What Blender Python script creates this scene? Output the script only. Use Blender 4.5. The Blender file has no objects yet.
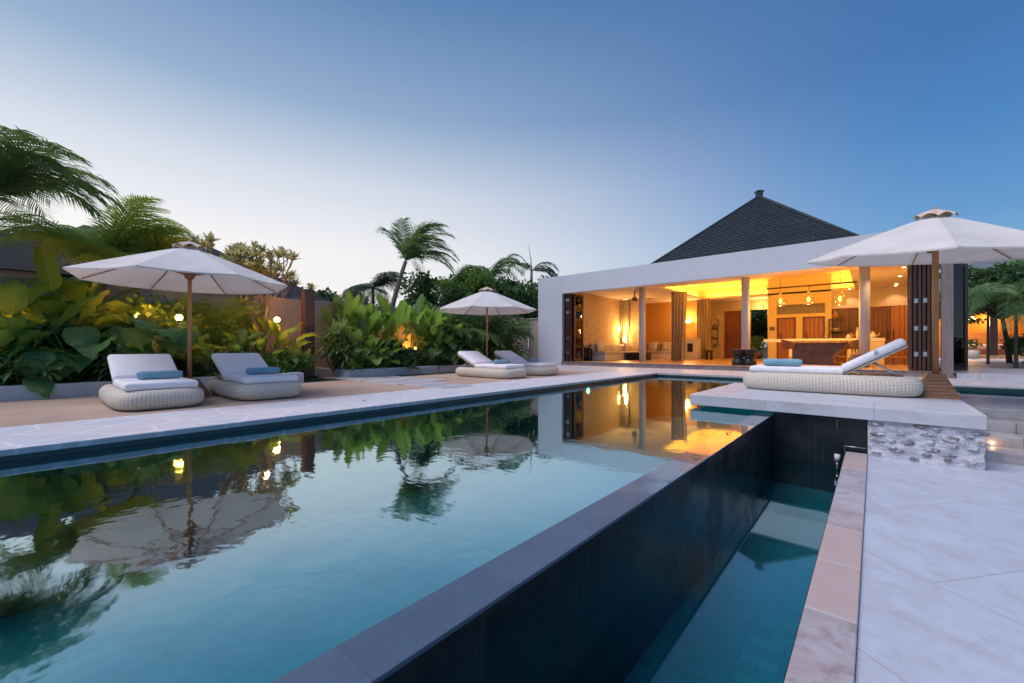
import bpy, math, random
from mathutils import Vector, Matrix, Euler
PI = math.pi
R = math.radians
random.seed(7)
scene = bpy.context.scene
C = scene.collection

# ------------------------------------------------------------------ helpers
YAW = R(41.05); SN, CS = math.sin(YAW), math.cos(YAW); F = 415.5
EYE = 0.8
def xat(u, Y):
    t = (u-512)/F
    return Y*(t*CS-SN)/(CS+t*SN)
def yat(u, X):
    t = (u-512)/F
    return X*(CS+t*SN)/(t*CS-SN)

class MB:
    """mesh builder: collects shapes, links them as ONE mesh object"""
    def __init__(s):
        s.v = []; s.f = []; s.uv = {}; s.sm = []
    def add(s, vs, fs, uvs=None, smooth=False):
        o = len(s.v); s.v += [tuple(v) for v in vs]
        for i, f in enumerate(fs):
            if uvs: s.uv[len(s.f)] = uvs[i]
            s.f.append(tuple(o+k for k in f)); s.sm.append(smooth)
        return s
    def box(s, x0, x1, y0, y1, z0, z1):
        vs = [(x0,y0,z0),(x1,y0,z0),(x1,y1,z0),(x0,y1,z0),(x0,y0,z1),(x1,y0,z1),(x1,y1,z1),(x0,y1,z1)]
        return s.add(vs, [(3,2,1,0),(4,5,6,7),(0,1,5,4),(1,2,6,5),(2,3,7,6),(3,0,4,7)])
    def quad(s, a, b, c, d, uv=None, smooth=False):
        return s.add([a,b,c,d], [(0,1,2,3)], [uv] if uv else None, smooth)
    def rect(s, x0, x1, y0, y1, z):
        return s.quad((x0,y0,z),(x1,y0,z),(x1,y1,z),(x0,y1,z))
    def tube(s, pts, rad, n=8, cap=True):
        pts = [Vector(p) for p in pts]
        if not isinstance(rad, (list, tuple)): rad = [rad]*len(pts)
        vs = []; prev = None
        for i, p in enumerate(pts):
            d = (pts[min(i+1, len(pts)-1)] - pts[max(i-1, 0)])
            d = d.normalized() if d.length > 1e-9 else Vector((0,0,1))
            a = prev if prev and abs(prev.dot(d)) < .95 else (Vector((0,0,1)) if abs(d.z) < .9 else Vector((1,0,0)))
            x = (a - d*a.dot(d)).normalized(); y = d.cross(x); prev = x
            for k in range(n):
                t = 2*PI*k/n
                vs.append(p + (x*math.cos(t)+y*math.sin(t))*rad[i])
        fs = []
        for i in range(len(pts)-1):
            for k in range(n):
                a = i*n+k; b = i*n+(k+1) % n
                fs.append((a, b, b+n, a+n))
        if cap:
            fs.append(tuple(range(n-1, -1, -1))); fs.append(tuple((len(pts)-1)*n+k for k in range(n)))
        return s.add(vs, fs, None, True)
    def lathe(s, c, prof, n=20):
        vs = []; fs = []
        for (r, z) in prof:
            for k in range(n):
                t = 2*PI*k/n
                vs.append((c[0]+r*math.cos(t), c[1]+r*math.sin(t), c[2]+z))
        for i in range(len(prof)-1):
            for k in range(n):
                a = i*n+k; b = i*n+(k+1) % n
                fs.append((a, b, b+n, a+n))
        fs.append(tuple(range(n-1, -1, -1))); fs.append(tuple((len(prof)-1)*n+k for k in range(n)))
        return s.add(vs, fs, None, True)
    def ball(s, c, r, n=12, m=8, sz=1.0):
        return s.lathe(c, [(max(1e-4, r*math.sin(PI*i/m)), -r*sz*math.cos(PI*i/m)) for i in range(m+1)], n)
    def build(s, name, mat, parent=None, bevel=0, segs=2, smooth=None):
        me = bpy.data.meshes.new(name); me.from_pydata(s.v, [], s.f)
        if s.uv:
            l = me.uv_layers.new(name='UVMap'); k = 0
            for i, f in enumerate(s.f):
                uv = s.uv.get(i)
                for j in range(len(f)):
                    l.data[k].uv = uv[j] if uv else (0, 0)
                    k += 1
        me.polygons.foreach_set('use_smooth', [bool(x or smooth) for x in s.sm])
        me.materials.append(mat); me.update()
        o = bpy.data.objects.new(name, me); C.objects.link(o)
        if parent: o.parent = parent
        if bevel:
            m = o.modifiers.new('bevel', 'BEVEL'); m.width = bevel; m.segments = segs; m.limit_method = 'ANGLE'; m.angle_limit = R(40)
            if segs > 2: me.polygons.foreach_set('use_smooth', [True]*len(me.polygons))
        return o

def tag(o, label=None, cat=None, group=None, kind=None):
    if label: o['label'] = label
    if cat: o['category'] = cat
    if group: o['group'] = group
    if kind: o['kind'] = kind
    return o
def thing(name, label, cat, loc=(0,0,0), rz=0, group=None):
    o = bpy.data.objects.new(name, None); C.objects.link(o); o.empty_display_size = .2
    o.location = loc; o.rotation_euler = (0, 0, rz)
    return tag(o, label, cat, group)
def struct(mb, name, mat, **k):
    return tag(mb.build(name, mat, **k), kind='structure')
def copy_tree(o, parent=None):
    c = o.copy(); C.objects.link(c); c.parent = parent
    for ch in list(o.children): copy_tree(ch, c)
    return c
def dup(o, loc, rz=0, label=None, scale=None):
    c = copy_tree(o); c.location = loc; c.rotation_euler = (0, 0, rz)
    if label: c['label'] = label
    if scale: c.scale = (scale,)*3
    return c
def light(name, kind, loc, energy, col, parent=None, radius=.04, **k):
    l = bpy.data.lights.new(name, kind); l.energy = energy; l.color = col
    if kind in ('POINT', 'SPOT'): l.shadow_soft_size = radius
    for a, b in k.items(): setattr(l, a, b)
    o = bpy.data.objects.new(name, l); C.objects.link(o); o.location = loc
    if parent: o.parent = parent
    return o

# ------------------------------------------------------------------ materials
class NT:
    def __init__(s, name):
        s.m = bpy.data.materials.new(name); s.m.use_nodes = True
        s.t = s.m.node_tree; s.t.nodes.clear(); s.n = s.t.nodes; s.l = s.t.links
        s.out = s.n.new('ShaderNodeOutputMaterial')
    def node(s, typ, ins=None, **k):
        n = s.n.new(typ)
        for a, b in k.items(): setattr(n, a, b)
        for a, b in (ins or {}).items():
            if hasattr(b, 'is_linked') or hasattr(b, 'links'): s.l.new(b, n.inputs[a])
            else: n.inputs[a].default_value = b
        return n
    def coord(s, kind='Object', scale=(1,1,1), rot=(0,0,0), loc=(0,0,0)):
        if kind == 'World':
            c = s.node('ShaderNodeNewGeometry').outputs['Position']
        else:
            c = s.node('ShaderNodeTexCoord').outputs[kind]
        return s.node('ShaderNodeMapping', {'Vector': c, 'Scale': scale, 'Rotation': rot, 'Location': loc}).outputs[0]
    def noise(s, vec, scale=5, detail=4, rough=.55, dist=0):
        return s.node('ShaderNodeTexNoise', {'Vector': vec, 'Scale': scale, 'Detail': detail, 'Roughness': rough, 'Distortion': dist}).outputs[0]
    def ramp(s, fac, stops):
        n = s.node('ShaderNodeValToRGB', {'Fac': fac}); e = n.color_ramp.elements
        while len(e) < len(stops): e.new(.5)
        for x, (p, c) in zip(e, stops):
            x.position = p; x.color = c if len(c) == 4 else (*c, 1)
        return n.outputs[0]
    def mix(s, fac, a, b, mode='MIX'):
        n = s.n.new('ShaderNodeMix'); n.data_type = 'RGBA'; n.blend_type = mode
        for i, v in ((0, fac), (6, a), (7, b)):
            if hasattr(v, 'is_linked') or hasattr(v, 'links'): s.l.new(v, n.inputs[i])
            else: n.inputs[i].default_value = v if (i == 0 or len(v) == 4) else (*v, 1)
        return n.outputs[2]
    def math(s, op, a, b=0.0, c=0.0):
        n = s.n.new('ShaderNodeMath'); n.operation = op
        for i, v in enumerate((a, b, c)):
            if hasattr(v, 'is_linked') or hasattr(v, 'links'): s.l.new(v, n.inputs[i])
            else: n.inputs[i].default_value = v
        return n.outputs[0]
    def bump(s, h, strength=.3, dist=.02, normal=None):
        i = {'Height': h, 'Strength': strength, 'Distance': dist}
        if normal is not None: i['Normal'] = normal
        return s.node('ShaderNodeBump', i).outputs[0]
    def bsdf(s, col, rough=.6, normal=None, **k):
        i = {'Base Color': col if (hasattr(col, 'links') or len(col) == 4) else (*col, 1), 'Roughness': rough}
        if normal is not None: i['Normal'] = normal
        for a, b in k.items(): i[a.replace('_', ' ')] = b
        n = s.node('ShaderNodeBsdfPrincipled', i); s.l.new(n.outputs[0], s.out.inputs[0]); return n
    def surf(s, o): s.l.new(o, s.out.inputs[0])

def simple(name, col, rough=.6, var=.12, scale=6, bump=.15, bdist=.005, kind='Object', stretch=(1,1,1), **k):
    t = NT(name); v = t.coord(kind, stretch); n = t.noise(v, scale, 6, .6)
    d = tuple(c*(1-var) for c in col); u = tuple(min(1, c*(1+var)) for c in col)
    c = t.ramp(n, [(.3, d), (.7, u)])
    n2 = t.noise(v, scale*12, 3)
    t.bsdf(c, rough, t.bump(n2, bump, bdist), **k); return t.m
def emis(name, col, strength):
    t = NT(name); t.surf(t.node('ShaderNodeEmission', {'Color': (*col, 1), 'Strength': strength}).outputs[0]); return t.m

def m_plaster(name, col, rough=.75, stain=.12):
    t = NT(name); v = t.coord('World')
    big = t.noise(v, .9, 5, .6); st = t.noise(t.coord('World', (3, 3, .35)), 2.2, 5, .6)
    c = t.mix(t.math('MULTIPLY', t.ramp(big, [(.4, (0,0,0)), (.75, (1,1,1))]), stain), col, tuple(x*.72 for x in col))
    c = t.mix(t.math('MULTIPLY', t.ramp(st, [(.52, (0,0,0)), (.8, (1,1,1))]), stain), c, tuple(x*.62 for x in col))
    t.bsdf(c, rough, t.bump(t.noise(v, 70, 4), .12, .004)); return t.m

def m_wood(name, a, b, rough=.5, grain=(1,1,18), kind='Object', plank=None, axis='X'):
    t = NT(name); v = t.coord(kind, grain); n = t.noise(v, 2.2, 7, .65, 1.2)
    c = t.ramp(n, [(.3, a), (.7, b)])
    nn = t.bump(n, .25, .004)
    if plank:
        w = t.node('ShaderNodeTexWave', {'Vector': t.coord('World'), 'Scale': plank, 'Distortion': 0.0}, bands_direction=axis, wave_profile='SAW').outputs[1]
        g = t.ramp(w, [(0, (0,0,0)), (.07, (1,1,1)), (.95, (1,1,1)), (1, (.1,.1,.1))])
        c = t.mix(t.math('SUBTRACT', 1.0, g), c, tuple(x*.15 for x in a)); nn = t.bump(g, .7, .02)
    t.bsdf(c, rough, nn); return t.m

def m_slabs(name, base, vein, w=1.2, h=.6, mortar=.006, rot=0.0, rough=.45, spot=.5, mcol=None, off=.5, contrast=.5, alt=None):
    """large honed stone slabs with joints, veins, tonal differences between slabs"""
    t = NT(name); v = t.coord('World', rot=(0, 0, rot))
    br = t.node('ShaderNodeTexBrick', {'Vector': v, 'Scale': 1.0, 'Brick Width': w, 'Row Height': h, 'Mortar Size': mortar, 'Mortar Smooth': .1, 'Bias': 0.0,
        'Color1': (0,0,0,1), 'Color2': (1,1,1,1), 'Mortar': (.5,.5,.5,1)}, offset=off)
    tone = br.outputs[0]
    sv = t.node('ShaderNodeVectorMath', {0: v, 1: t.node('ShaderNodeCombineXYZ', {'X': t.math('MULTIPLY', tone, 37.0), 'Y': t.math('MULTIPLY', tone, 11.0), 'Z': 0.0}).outputs[0]}, operation='ADD').outputs[0]
    st = t.node('ShaderNodeMapping', {'Vector': sv, 'Scale': (.85, 1.25, 1), 'Rotation': (0, 0, .5)}).outputs[0]
    n1 = t.noise(st, 2.0, 9, .62, 1.6); n2 = t.noise(sv, 9, 6, .65, .6); n3 = t.noise(v, .35, 4, .5)
    c = t.mix(t.ramp(n1, [(.42, (0,0,0)), (.72, (1,1,1))]), base, vein)
    c = t.mix(t.math('MULTIPLY', t.ramp(n2, [(.5, (0,0,0)), (.75, (1,1,1))]), spot), c, tuple(x*.78 for x in vein))
    if alt: c = t.mix(t.ramp(tone, [(.35, (0,0,0)), (.65, (.85,.85,.85))]), c, alt)
    c = t.mix(t.math('MULTIPLY', tone, .35*contrast), c, tuple(x*.78 for x in base))
    c = t.mix(t.math('MULTIPLY', t.ramp(n3, [(.4, (0,0,0)), (.7, (1,1,1))]), .25), c, tuple(x*.7 for x in base))
    c = t.mix(br.outputs[1], c, mcol or tuple(x*.6 for x in vein))
    hgt = t.math('SUBTRACT', t.math('MULTIPLY', n2, .15), br.outputs[1])
    rr = t.math('ADD', t.math('MULTIPLY', n1, .3), rough-.15)
    t.bsdf(c, rr, t.bump(hgt, .35, .004)); return t.m

M = {}
M['white'] = m_plaster('white_render', (.62,.645,.70), stain=.22)
M['ceiling'] = m_plaster('ceiling_plaster', (.74,.66,.56), stain=.05)
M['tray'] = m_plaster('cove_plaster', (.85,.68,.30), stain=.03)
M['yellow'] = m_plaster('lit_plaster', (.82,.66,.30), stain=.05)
M['orange'] = m_plaster('ochre_plaster', (.55,.29,.07), stain=.2)
M['beige'] = m_plaster('beige_plaster', (.55,.45,.36))
M['tan'] = m_plaster('garden_wall_render', (.50,.40,.31), stain=.35)
M['planter'] = m_plaster('planter_render', (.50,.55,.62), stain=.4)
M['stonepave'] = m_slabs('marble_paving', (.54,.585,.67), (.47,.47,.52), 1.8, .9, .0035, R(38), .42, .55, mcol=(.38,.36,.37), contrast=.5)
M['deckstone'] = m_slabs('deck_stone', (.54,.54,.58), (.46,.41,.40), 1.0, .6, .008, 0, .5, .4)
M['platstone'] = m_slabs('platform_stone', (.60,.62,.68), (.50,.48,.49), 1.1, .9, .003, 0, .4, .3, contrast=.8)
M['copestone'] = m_slabs('channel_coping_stone', (.50,.47,.50), (.33,.24,.22), .9, .62, .005, 0, .5, 1.0, mcol=(.62,.58,.57), off=0, contrast=.4, alt=(.56,.40,.34))
M['stepstone'] = m_slabs('step_stone', (.46,.44,.44), (.34,.27,.23), 1.3, .8, .006, 0, .5, .8)
M['plinth'] = m_slabs('plinth_stone', (.26,.20,.19), (.17,.12,.11), .6, .5, .01, 0, .5, .7)
M['concrete'] = simple('rough_concrete', (.22,.21,.20), .9)
M['soil'] = simple('soil', (.035,.025,.018), .95, .4, 9, .6, .03)
M['metal'] = simple('brushed_metal', (.55,.55,.56), .35, .05, Metallic=1.0)
M['black'] = simple('black_paint', (.012,.012,.014), .45, .2)
M['fanblack'] = simple('dark_bronze', (.03,.02,.015), .4, .2)
M['darkframe'] = m_wood('dark_door_wood', (.045,.018,.014), (.085,.035,.027), .4, (6,6,1))
M['redwood'] = m_wood('red_door_wood', (.11,.032,.012), (.19,.06,.022), .45, (9,9,1))
M['slatwood'] = m_wood('slatted_wood', (.10,.037,.018), (.17,.07,.032), .5, (9,9,1), plank=2.2)
M['orangedoor'] = m_wood('warm_door_wood', (.30,.11,.035), (.42,.17,.06), .45, (9,9,1), plank=1.9)
M['postwood'] = m_wood('gate_post_wood', (.085,.040,.030), (.14,.068,.052), .55, (8,8,1))
M['greywood'] = m_wood('weathered_grey_wood', (.16,.125,.12), (.26,.21,.20), .75, (9,9,.8))
M['teak'] = m_wood('teak_pole', (.36,.16,.05), (.52,.25,.09), .45, (9,9,1))
M['teakbase'] = m_wood('teak_boards', (.17,.07,.032), (.27,.12,.055), .5, (1.5,1.5,14))
M['barktop'] = m_wood('live_edge_wood', (.26,.12,.05), (.42,.22,.09), .4, (2,14,14))
M['floorwood'] = m_wood('interior_boards', (.42,.22,.10), (.56,.32,.16), .35, (1,9,9), kind='World', plank=1.1)
M['slate'] = simple('dark_slate', (.10,.075,.085), .45, .45, 3, .5, .01)
M['linen'] = simple('linen_curtain', (.42,.33,.22), .9, .12, 8)
def m_cush():
    t = NT('cushion_white'); v = t.coord('Object'); cr = t.noise(v, 3.2, 5, .55, 1.6); w = t.noise(v, 180, 2)
    c = t.mix(cr, (.84,.81,.84), (.93,.90,.92)); t.bsdf(c, .92, t.bump(w, .2, .001, t.bump(cr, .55, .035)), Sheen_Weight=.2); return t.m
M['cushwhite'] = m_cush()
M['cushsofa'] = simple('sofa_fabric', (.50,.42,.36), .9, .08, 6)
M['cushpillow'] = simple('pillow_fabric', (.62,.54,.46), .9, .08, 6)
M['sofabase'] = m_plaster('sofa_plinth', (.62,.58,.55))
M['rattanbrown'] = simple('brown_rattan', (.24,.12,.06), .6, .3, 30, .5, .01)
M['ceramic'] = simple('cream_ceramic', (.55,.48,.38), .35, .1)
M['terracotta'] = simple('terracotta', (.36,.17,.09), .8, .2)
M['potgrey'] = simple('grey_clay', (.25,.23,.21), .8, .2)
M['rockgrey'] = simple('rough_stone', (.30,.28,.27), .9, .25, 4, .8, .03)
M['bark'] = simple('bark', (.13,.10,.075), .9, .35, 12, .7, .02, stretch=(1,1,2))
M['palmbark'] = simple('palm_bark', (.17,.15,.12), .9, .3, 9, .7, .02, stretch=(.3,.3,6))
M['frangibark'] = simple('frangipani_bark', (.30,.25,.20), .85, .2, 12)
M['bamboo'] = simple('bamboo', (.34,.22,.09), .5, .2)
M['bulb'] = emis('lamp_glow', (1,.58,.18), 14)
M['bulbhot'] = emis('garden_bulb_glow', (1,.55,.15), 24)
M['downglow'] = emis('downlight_glow', (1,.62,.30), 16)
M['stepglow'] = emis('step_light_glow', (1,.62,.35), 14)

def m_towel():
    t = NT('towel_blue'); v = t.coord('Object')
    n = t.noise(v, 160, 2); w = t.noise(v, 9, 3)
    c = t.ramp(w, [(.3, (.16,.34,.44)), (.7, (.24,.44,.54))])
    t.bsdf(c, .95, t.bump(n, .7, .006), Sheen_Weight=.4); return t.m
M['towel'] = m_towel()

def m_wicker(name, a, b, su=1.0, sv=1.0):
    t = NT(name); v = t.node('ShaderNodeMapping', {'Vector': t.node('ShaderNodeTexCoord').outputs['UV'], 'Scale': (su, sv, 1)}).outputs[0]
    br = t.node('ShaderNodeTexBrick', {'Vector': v, 'Scale': 1.0, 'Brick Width': .042, 'Row Height': .021, 'Mortar Size': .0045, 'Mortar Smooth': .8,
        'Color1': (*a, 1), 'Color2': (*b, 1), 'Mortar': tuple(x*.50 for x in a)+(1,)}, offset=0.0)
    n = t.noise(v, 4, 4); c = t.mix(t.math('MULTIPLY', n, .5), br.outputs[0], tuple(x*.75 for x in a))
    t.bsdf(c, .6, t.bump(t.math('SUBTRACT', 1.0, br.outputs[1]), .8, .008)); return t.m
M['wicker'] = m_wicker('pale_wicker', (.84,.75,.62), (.93,.85,.73))

def m_canopy():
    t = NT('umbrella_canvas'); v = t.coord('Object'); n = t.noise(v, 2.5, 5); w = t.noise(v, 220, 2)
    c = t.ramp(n, [(.3, (.72,.69,.67)), (.7, (.88,.85,.81))])
    b = t.bsdf(c, .85, t.bump(w, .15, .002, t.bump(t.noise(v, 3.5, 4, .5, 1.2), .4, .05)))
    tr = t.node('ShaderNodeBsdfTranslucent', {'Color': (.78,.70,.62,1)})
    t.surf(t.node('ShaderNodeMixShader', {0: .22, 1: b.outputs[0], 2: tr.outputs[0]}).outputs[0]); return t.m
M['canopy'] = m_canopy()

def m_glass(name, tint=(.9,.93,.92), ior=1.5):
    t = NT(name); fr = t.node('ShaderNodeFresnel', {'IOR': ior}).outputs[0]
    a = t.node('ShaderNodeBsdfTransparent', {'Color': (*tint, 1)}); g = t.node('ShaderNodeBsdfGlossy', {'Color': (1,1,1,1), 'Roughness': .02})
    t.surf(t.node('ShaderNodeMixShader', {0: fr, 1: a.outputs[0], 2: g.outputs[0]}).outputs[0]); return t.m
M['glass'] = m_glass('window_glass')
def m_amber():
    t = NT('glowing_amber_glass'); a = t.node('ShaderNodeBsdfTransparent', {'Color': (1,.72,.35,1)}); e = t.node('ShaderNodeEmission', {'Color': (1,.42,.05,1), 'Strength': .75})
    g = t.node('ShaderNodeBsdfGlossy', {'Color': (1,1,1,1), 'Roughness': .05})
    x = t.node('ShaderNodeMixShader', {0: .6, 1: a.outputs[0], 2: e.outputs[0]}); t.surf(t.node('ShaderNodeMixShader', {0: .06, 1: x.outputs[0], 2: g.outputs[0]}).outputs[0]); return t.m
M['amberglass'] = m_amber()

def m_water(name, tint, ior=1.6, ripple=.25, scale=3.0, lo=.10):
    t = NT(name); v = t.coord('World', (1, 1, 1))
    n1 = t.noise(v, scale, 3, .5, .4); n2 = t.noise(t.coord('World', (1, 2.2, 1), (0,0,.5)), scale*3.2, 2, .5)
    patch = t.ramp(t.noise(v, .35, 2), [(.40, (.15,.15,.15)), (.62, (1,1,1))])
    h = t.math('MULTIPLY', t.math('ADD', n1, t.math('MULTIPLY', n2, .22)), patch)
    nor = t.bump(h, ripple, .03)
    fc = t.node('ShaderNodeLayerWeight', {'Blend': .5, 'Normal': nor}).outputs['Facing']
    mrn = t.node('ShaderNodeMapRange', {'Value': fc, 'From Min': .26, 'From Max': .74, 'To Min': lo, 'To Max': ior}, interpolation_type='SMOOTHSTEP'); fr = mrn.outputs[0]
    a = t.node('ShaderNodeBsdfTransparent', {'Color': (*tint, 1)})
    g = t.node('ShaderNodeBsdfGlossy', {'Color': (.74,.95,1,1), 'Roughness': .034, 'Normal': nor})
    t.surf(t.node('ShaderNodeMixShader', {0: fr, 1: a.outputs[0], 2: g.outputs[0]}).outputs[0]); return t.m
M['water'] = m_water('pool_water', (.12,.76,.80), .66, .10, 2.4)
M['chanwater'] = m_water('channel_water', (.20,.84,.86), .38, .03, 2.0, .04)

def m_tiles(name, a, b, w, h, rough=.3, mort=.004, mcol=None):
    t = NT(name); g = t.node('ShaderNodeNewGeometry'); P = g.outputs['Position']
    sp = t.node('ShaderNodeSeparateXYZ', {0: P}); nn = t.node('ShaderNodeSeparateXYZ', {0: g.outputs['Normal']})
    # walls facing X use Y,Z ; facing Y use X,Z ; floors X,Y
    ax = t.math('GREATER_THAN', t.math('ABSOLUTE', nn.outputs[0]), .7); az = t.math('GREATER_THAN', t.math('ABSOLUTE', nn.outputs[2]), .7)
    u = t.math('ADD', t.math('MULTIPLY', sp.outputs[1], ax), t.math('MULTIPLY', sp.outputs[0], t.math('SUBTRACT', 1.0, ax)))
    vv = t.math('ADD', t.math('MULTIPLY', sp.outputs[1], az), t.math('MULTIPLY', sp.outputs[2], t.math('SUBTRACT', 1.0, az)))
    v = t.node('ShaderNodeCombineXYZ', {0: u, 1: vv, 2: 0.0}).outputs[0]
    br = t.node('ShaderNodeTexBrick', {'Vector': v, 'Scale': 1.0, 'Brick Width': w, 'Row Height': h, 'Mortar Size': mort, 'Mortar Smooth': .1,
        'Color1': (*a, 1), 'Color2': (*b, 1), 'Mortar': (*(mcol or tuple(x*.5 for x in a)), 1)}, offset=.5)
    n = t.noise(P, 1.3, 6, .6, .8); c = t.mix(t.ramp(n, [(.35, (0,0,0)), (.7, (.55,.55,.55))]), br.outputs[0], tuple(x*.45 for x in a))
    t.bsdf(c, rough, t.bump(t.math('SUBTRACT', t.math('MULTIPLY', n, .2), br.outputs[1]), .3, .004)); return t.m
M['pooltile'] = m_tiles('green_pool_stone', (.045,.31,.34), (.06,.36,.38), .4, .2, mcol=(.035,.26,.29))
M['chantile'] = m_tiles('channel_stone', (.02,.165,.19), (.036,.22,.245), .2, .1, mcol=(.015,.12,.14))
def m_blackwall():
    t = NT('black_wall_stone'); g = t.node('ShaderNodeNewGeometry'); P_ = g.outputs['Position']; sp = t.node('ShaderNodeSeparateXYZ', {0: P_})
    v = t.node('ShaderNodeCombineXYZ', {0: t.math('ADD', sp.outputs[1], sp.outputs[0]), 1: sp.outputs[2], 2: 0.0}).outputs[0]
    br = t.node('ShaderNodeTexBrick', {'Vector': v, 'Scale': 1.0, 'Brick Width': .6, 'Row Height': 3.0, 'Mortar Size': .003, 'Color1': (.007,.008,.011,1), 'Color2': (.014,.016,.021,1), 'Mortar': (.03,.035,.042,1)}, offset=0.0)
    st = t.noise(t.coord('World', (9, 9, .5)), 2.0, 6, .7); cl = t.noise(P_, 2.3, 6, .65)
    c = t.mix(t.math('MULTIPLY', t.ramp(st, [(.55, (0,0,0)), (.72, (1,1,1))]), .55), br.outputs[0], (.045,.052,.065))
    c = t.mix(t.math('MULTIPLY', t.ramp(cl, [(.5, (0,0,0)), (.75, (1,1,1))]), .5), c, (.035,.04,.05))
    r = t.ramp(cl, [(.35, (.16,.16,.16)), (.7, (.5,.5,.5))])
    t.bsdf(c, r, t.bump(t.math('ADD', st, cl), .12, .01)); return t.m
M['blackstone'] = m_blackwall()
M['tiledeep'] = m_tiles('dark_waterline_tile', (.02,.06,.07), (.03,.08,.09), .2, .1)

def m_wetcap():
    t = NT('wet_wall_cap'); g = t.coord('World'); sp = t.node('ShaderNodeSeparateXYZ', {0: g})
    br = t.node('ShaderNodeTexBrick', {'Vector': t.coord('World', rot=(0,0,PI/2)), 'Scale': 1.0, 'Brick Width': .6, 'Row Height': 5.0, 'Mortar Size': .003,
        'Color1': (.075,.12,.185,1), 'Color2': (.095,.142,.212,1), 'Mortar': (.062,.098,.15,1)})
    n = t.noise(g, 7, 6, .65, .8); c = t.mix(t.math('MULTIPLY', n, .8), br.outputs[0], (.045,.07,.11))
    edge = t.noise(g, 2.5, 4)
    wet = t.ramp(t.math('ADD', t.math('MULTIPLY', sp.outputs[1], .16), t.math('MULTIPLY', edge, .5)), [(.62, (0,0,0)), (.72, (1,1,1))])
    r = t.math('SUBTRACT', .42, t.math('MULTIPLY', wet, .38))
    t.bsdf(c, r, t.bump(n, t.math('SUBTRACT', .3, t.math('MULTIPLY', wet, .27)), .004), Coat_Weight=wet, Coat_Roughness=.03, Coat_IOR=1.9); return t.m
M['wetcap'] = m_wetcap()

def m_crazy():
    t = NT('crazy_paving'); v = t.coord('World', (1,1,1)); w = t.noise(v, 1.5, 3)
    vv = t.node('ShaderNodeVectorMath', {0: v, 1: t.node('ShaderNodeVectorMath', {0: t.node('ShaderNodeTexNoise', {'Vector': v, 'Scale': 1.6}).outputs[1], 1: (.25,.25,0)}, operation='MULTIPLY').outputs[0]}, operation='ADD').outputs[0]
    e = t.node('ShaderNodeTexVoronoi', {'Vector': vv, 'Scale': 2.3}, feature='DISTANCE_TO_EDGE', voronoi_dimensions='2D').outputs['Distance']
    cell = t.node('ShaderNodeTexVoronoi', {'Vector': vv, 'Scale': 2.3}, voronoi_dimensions='2D').outputs['Color']
    bw = t.node('ShaderNodeSeparateXYZ', {0: cell}).outputs[0]
    c = t.mix(bw, (.56,.59,.66), (.66,.62,.64)); n = t.noise(v, 11, 7, .65)
    c = t.mix(t.math('MULTIPLY', t.ramp(n, [(.4, (0,0,0)), (.75, (1,1,1))]), .5), c, (.54,.47,.46))
    j = t.ramp(e, [(.018, (1,1,1)), (.05, (0,0,0))]); c = t.mix(t.math('MULTIPLY', j, .75), c, (.78,.78,.84))
    t.bsdf(c, .55, t.bump(t.math('ADD', t.math('MULTIPLY', n, .3), e), .4, .008)); return t.m
M['crazy'] = m_crazy()

def m_sand():
    t = NT('sand_pebbledash'); v = t.coord('World'); n = t.noise(v, .8, 6, .6); g = t.noise(v, 55, 4, .8)
    c = t.ramp(n, [(.3, (.42,.30,.23)), (.7, (.56,.42,.33))]); c = t.mix(t.math('MULTIPLY', t.ramp(g, [(.5, (0,0,0)), (.7, (1,1,1))]), .5), c, (.20,.12,.08))
    t.bsdf(c, .95, t.bump(t.math('ADD', g, n), .7, .015)); return t.m
M['sand'] = m_sand()

def m_ground():
    t = NT('ground_grass'); v = t.coord('World'); n = t.noise(v, .15, 8, .65); g = t.noise(v, 6, 5, .7)
    c = t.mix(n, (.035,.055,.02), (.08,.075,.045)); c = t.mix(g, c, (.02,.03,.012)); t.bsdf(c, .95, t.bump(g, .8, .1)); return t.m
M['ground'] = m_ground()

def m_rubble():
    """whitewashed rubble stone: lime wash with dark stone faces showing through"""
    t = NT('whitewashed_rubble'); v = t.coord('World', (1,1,1.45)); d = t.node('ShaderNodeTexNoise', {'Vector': v, 'Scale': 7, 'Detail': 4}).outputs[1]
    vv = t.node('ShaderNodeVectorMath', {0: v, 1: t.node('ShaderNodeVectorMath', {0: d, 1: (.13,.13,.13)}, operation='MULTIPLY').outputs[0]}, operation='ADD').outputs[0]
    e = t.node('ShaderNodeTexVoronoi', {'Vector': vv, 'Scale': 7.2, 'Randomness': 1.0}).outputs['Distance']
    n = t.noise(v, 16, 8, .75, .5); big = t.noise(v, 5, 3)
    st = t.ramp(t.math('ADD', e, t.math('MULTIPLY', n, .8)), [(.58, (1,1,1)), (.64, (0,0,0))])
    bl = t.ramp(t.noise(t.coord('World', (1,1,1.9)), 5.5, 3, .5, .8), [(.535, (0,0,0)), (.575, (1,1,1))]); fi = t.ramp(t.noise(v, 34, 5, .7), [(.40, (0,0,0)), (.52, (1,1,1))])
    st = t.math('MULTIPLY', bl, fi)
    speck = t.ramp(n, [(.60, (0,0,0)), (.66, (1,1,1))])
    c = t.mix(t.ramp(big, [(.35, (0,0,0)), (.7, (1,1,1))]), (.76,.76,.82), (.64,.64,.71))
    c = t.mix(t.math('MULTIPLY', st, .3), c, t.mix(n, (.16,.15,.17), (.42,.38,.38)))
    c = t.mix(t.math('MULTIPLY', speck, .35), c, (.14,.13,.15))
    hh = t.math('ADD', t.math('MULTIPLY', n, .7), t.math('MULTIPLY', e, -1.0))
    t.bsdf(c, .85, t.bump(hh, .9, .05)); return t.m
M['rubble'] = m_rubble()

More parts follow.
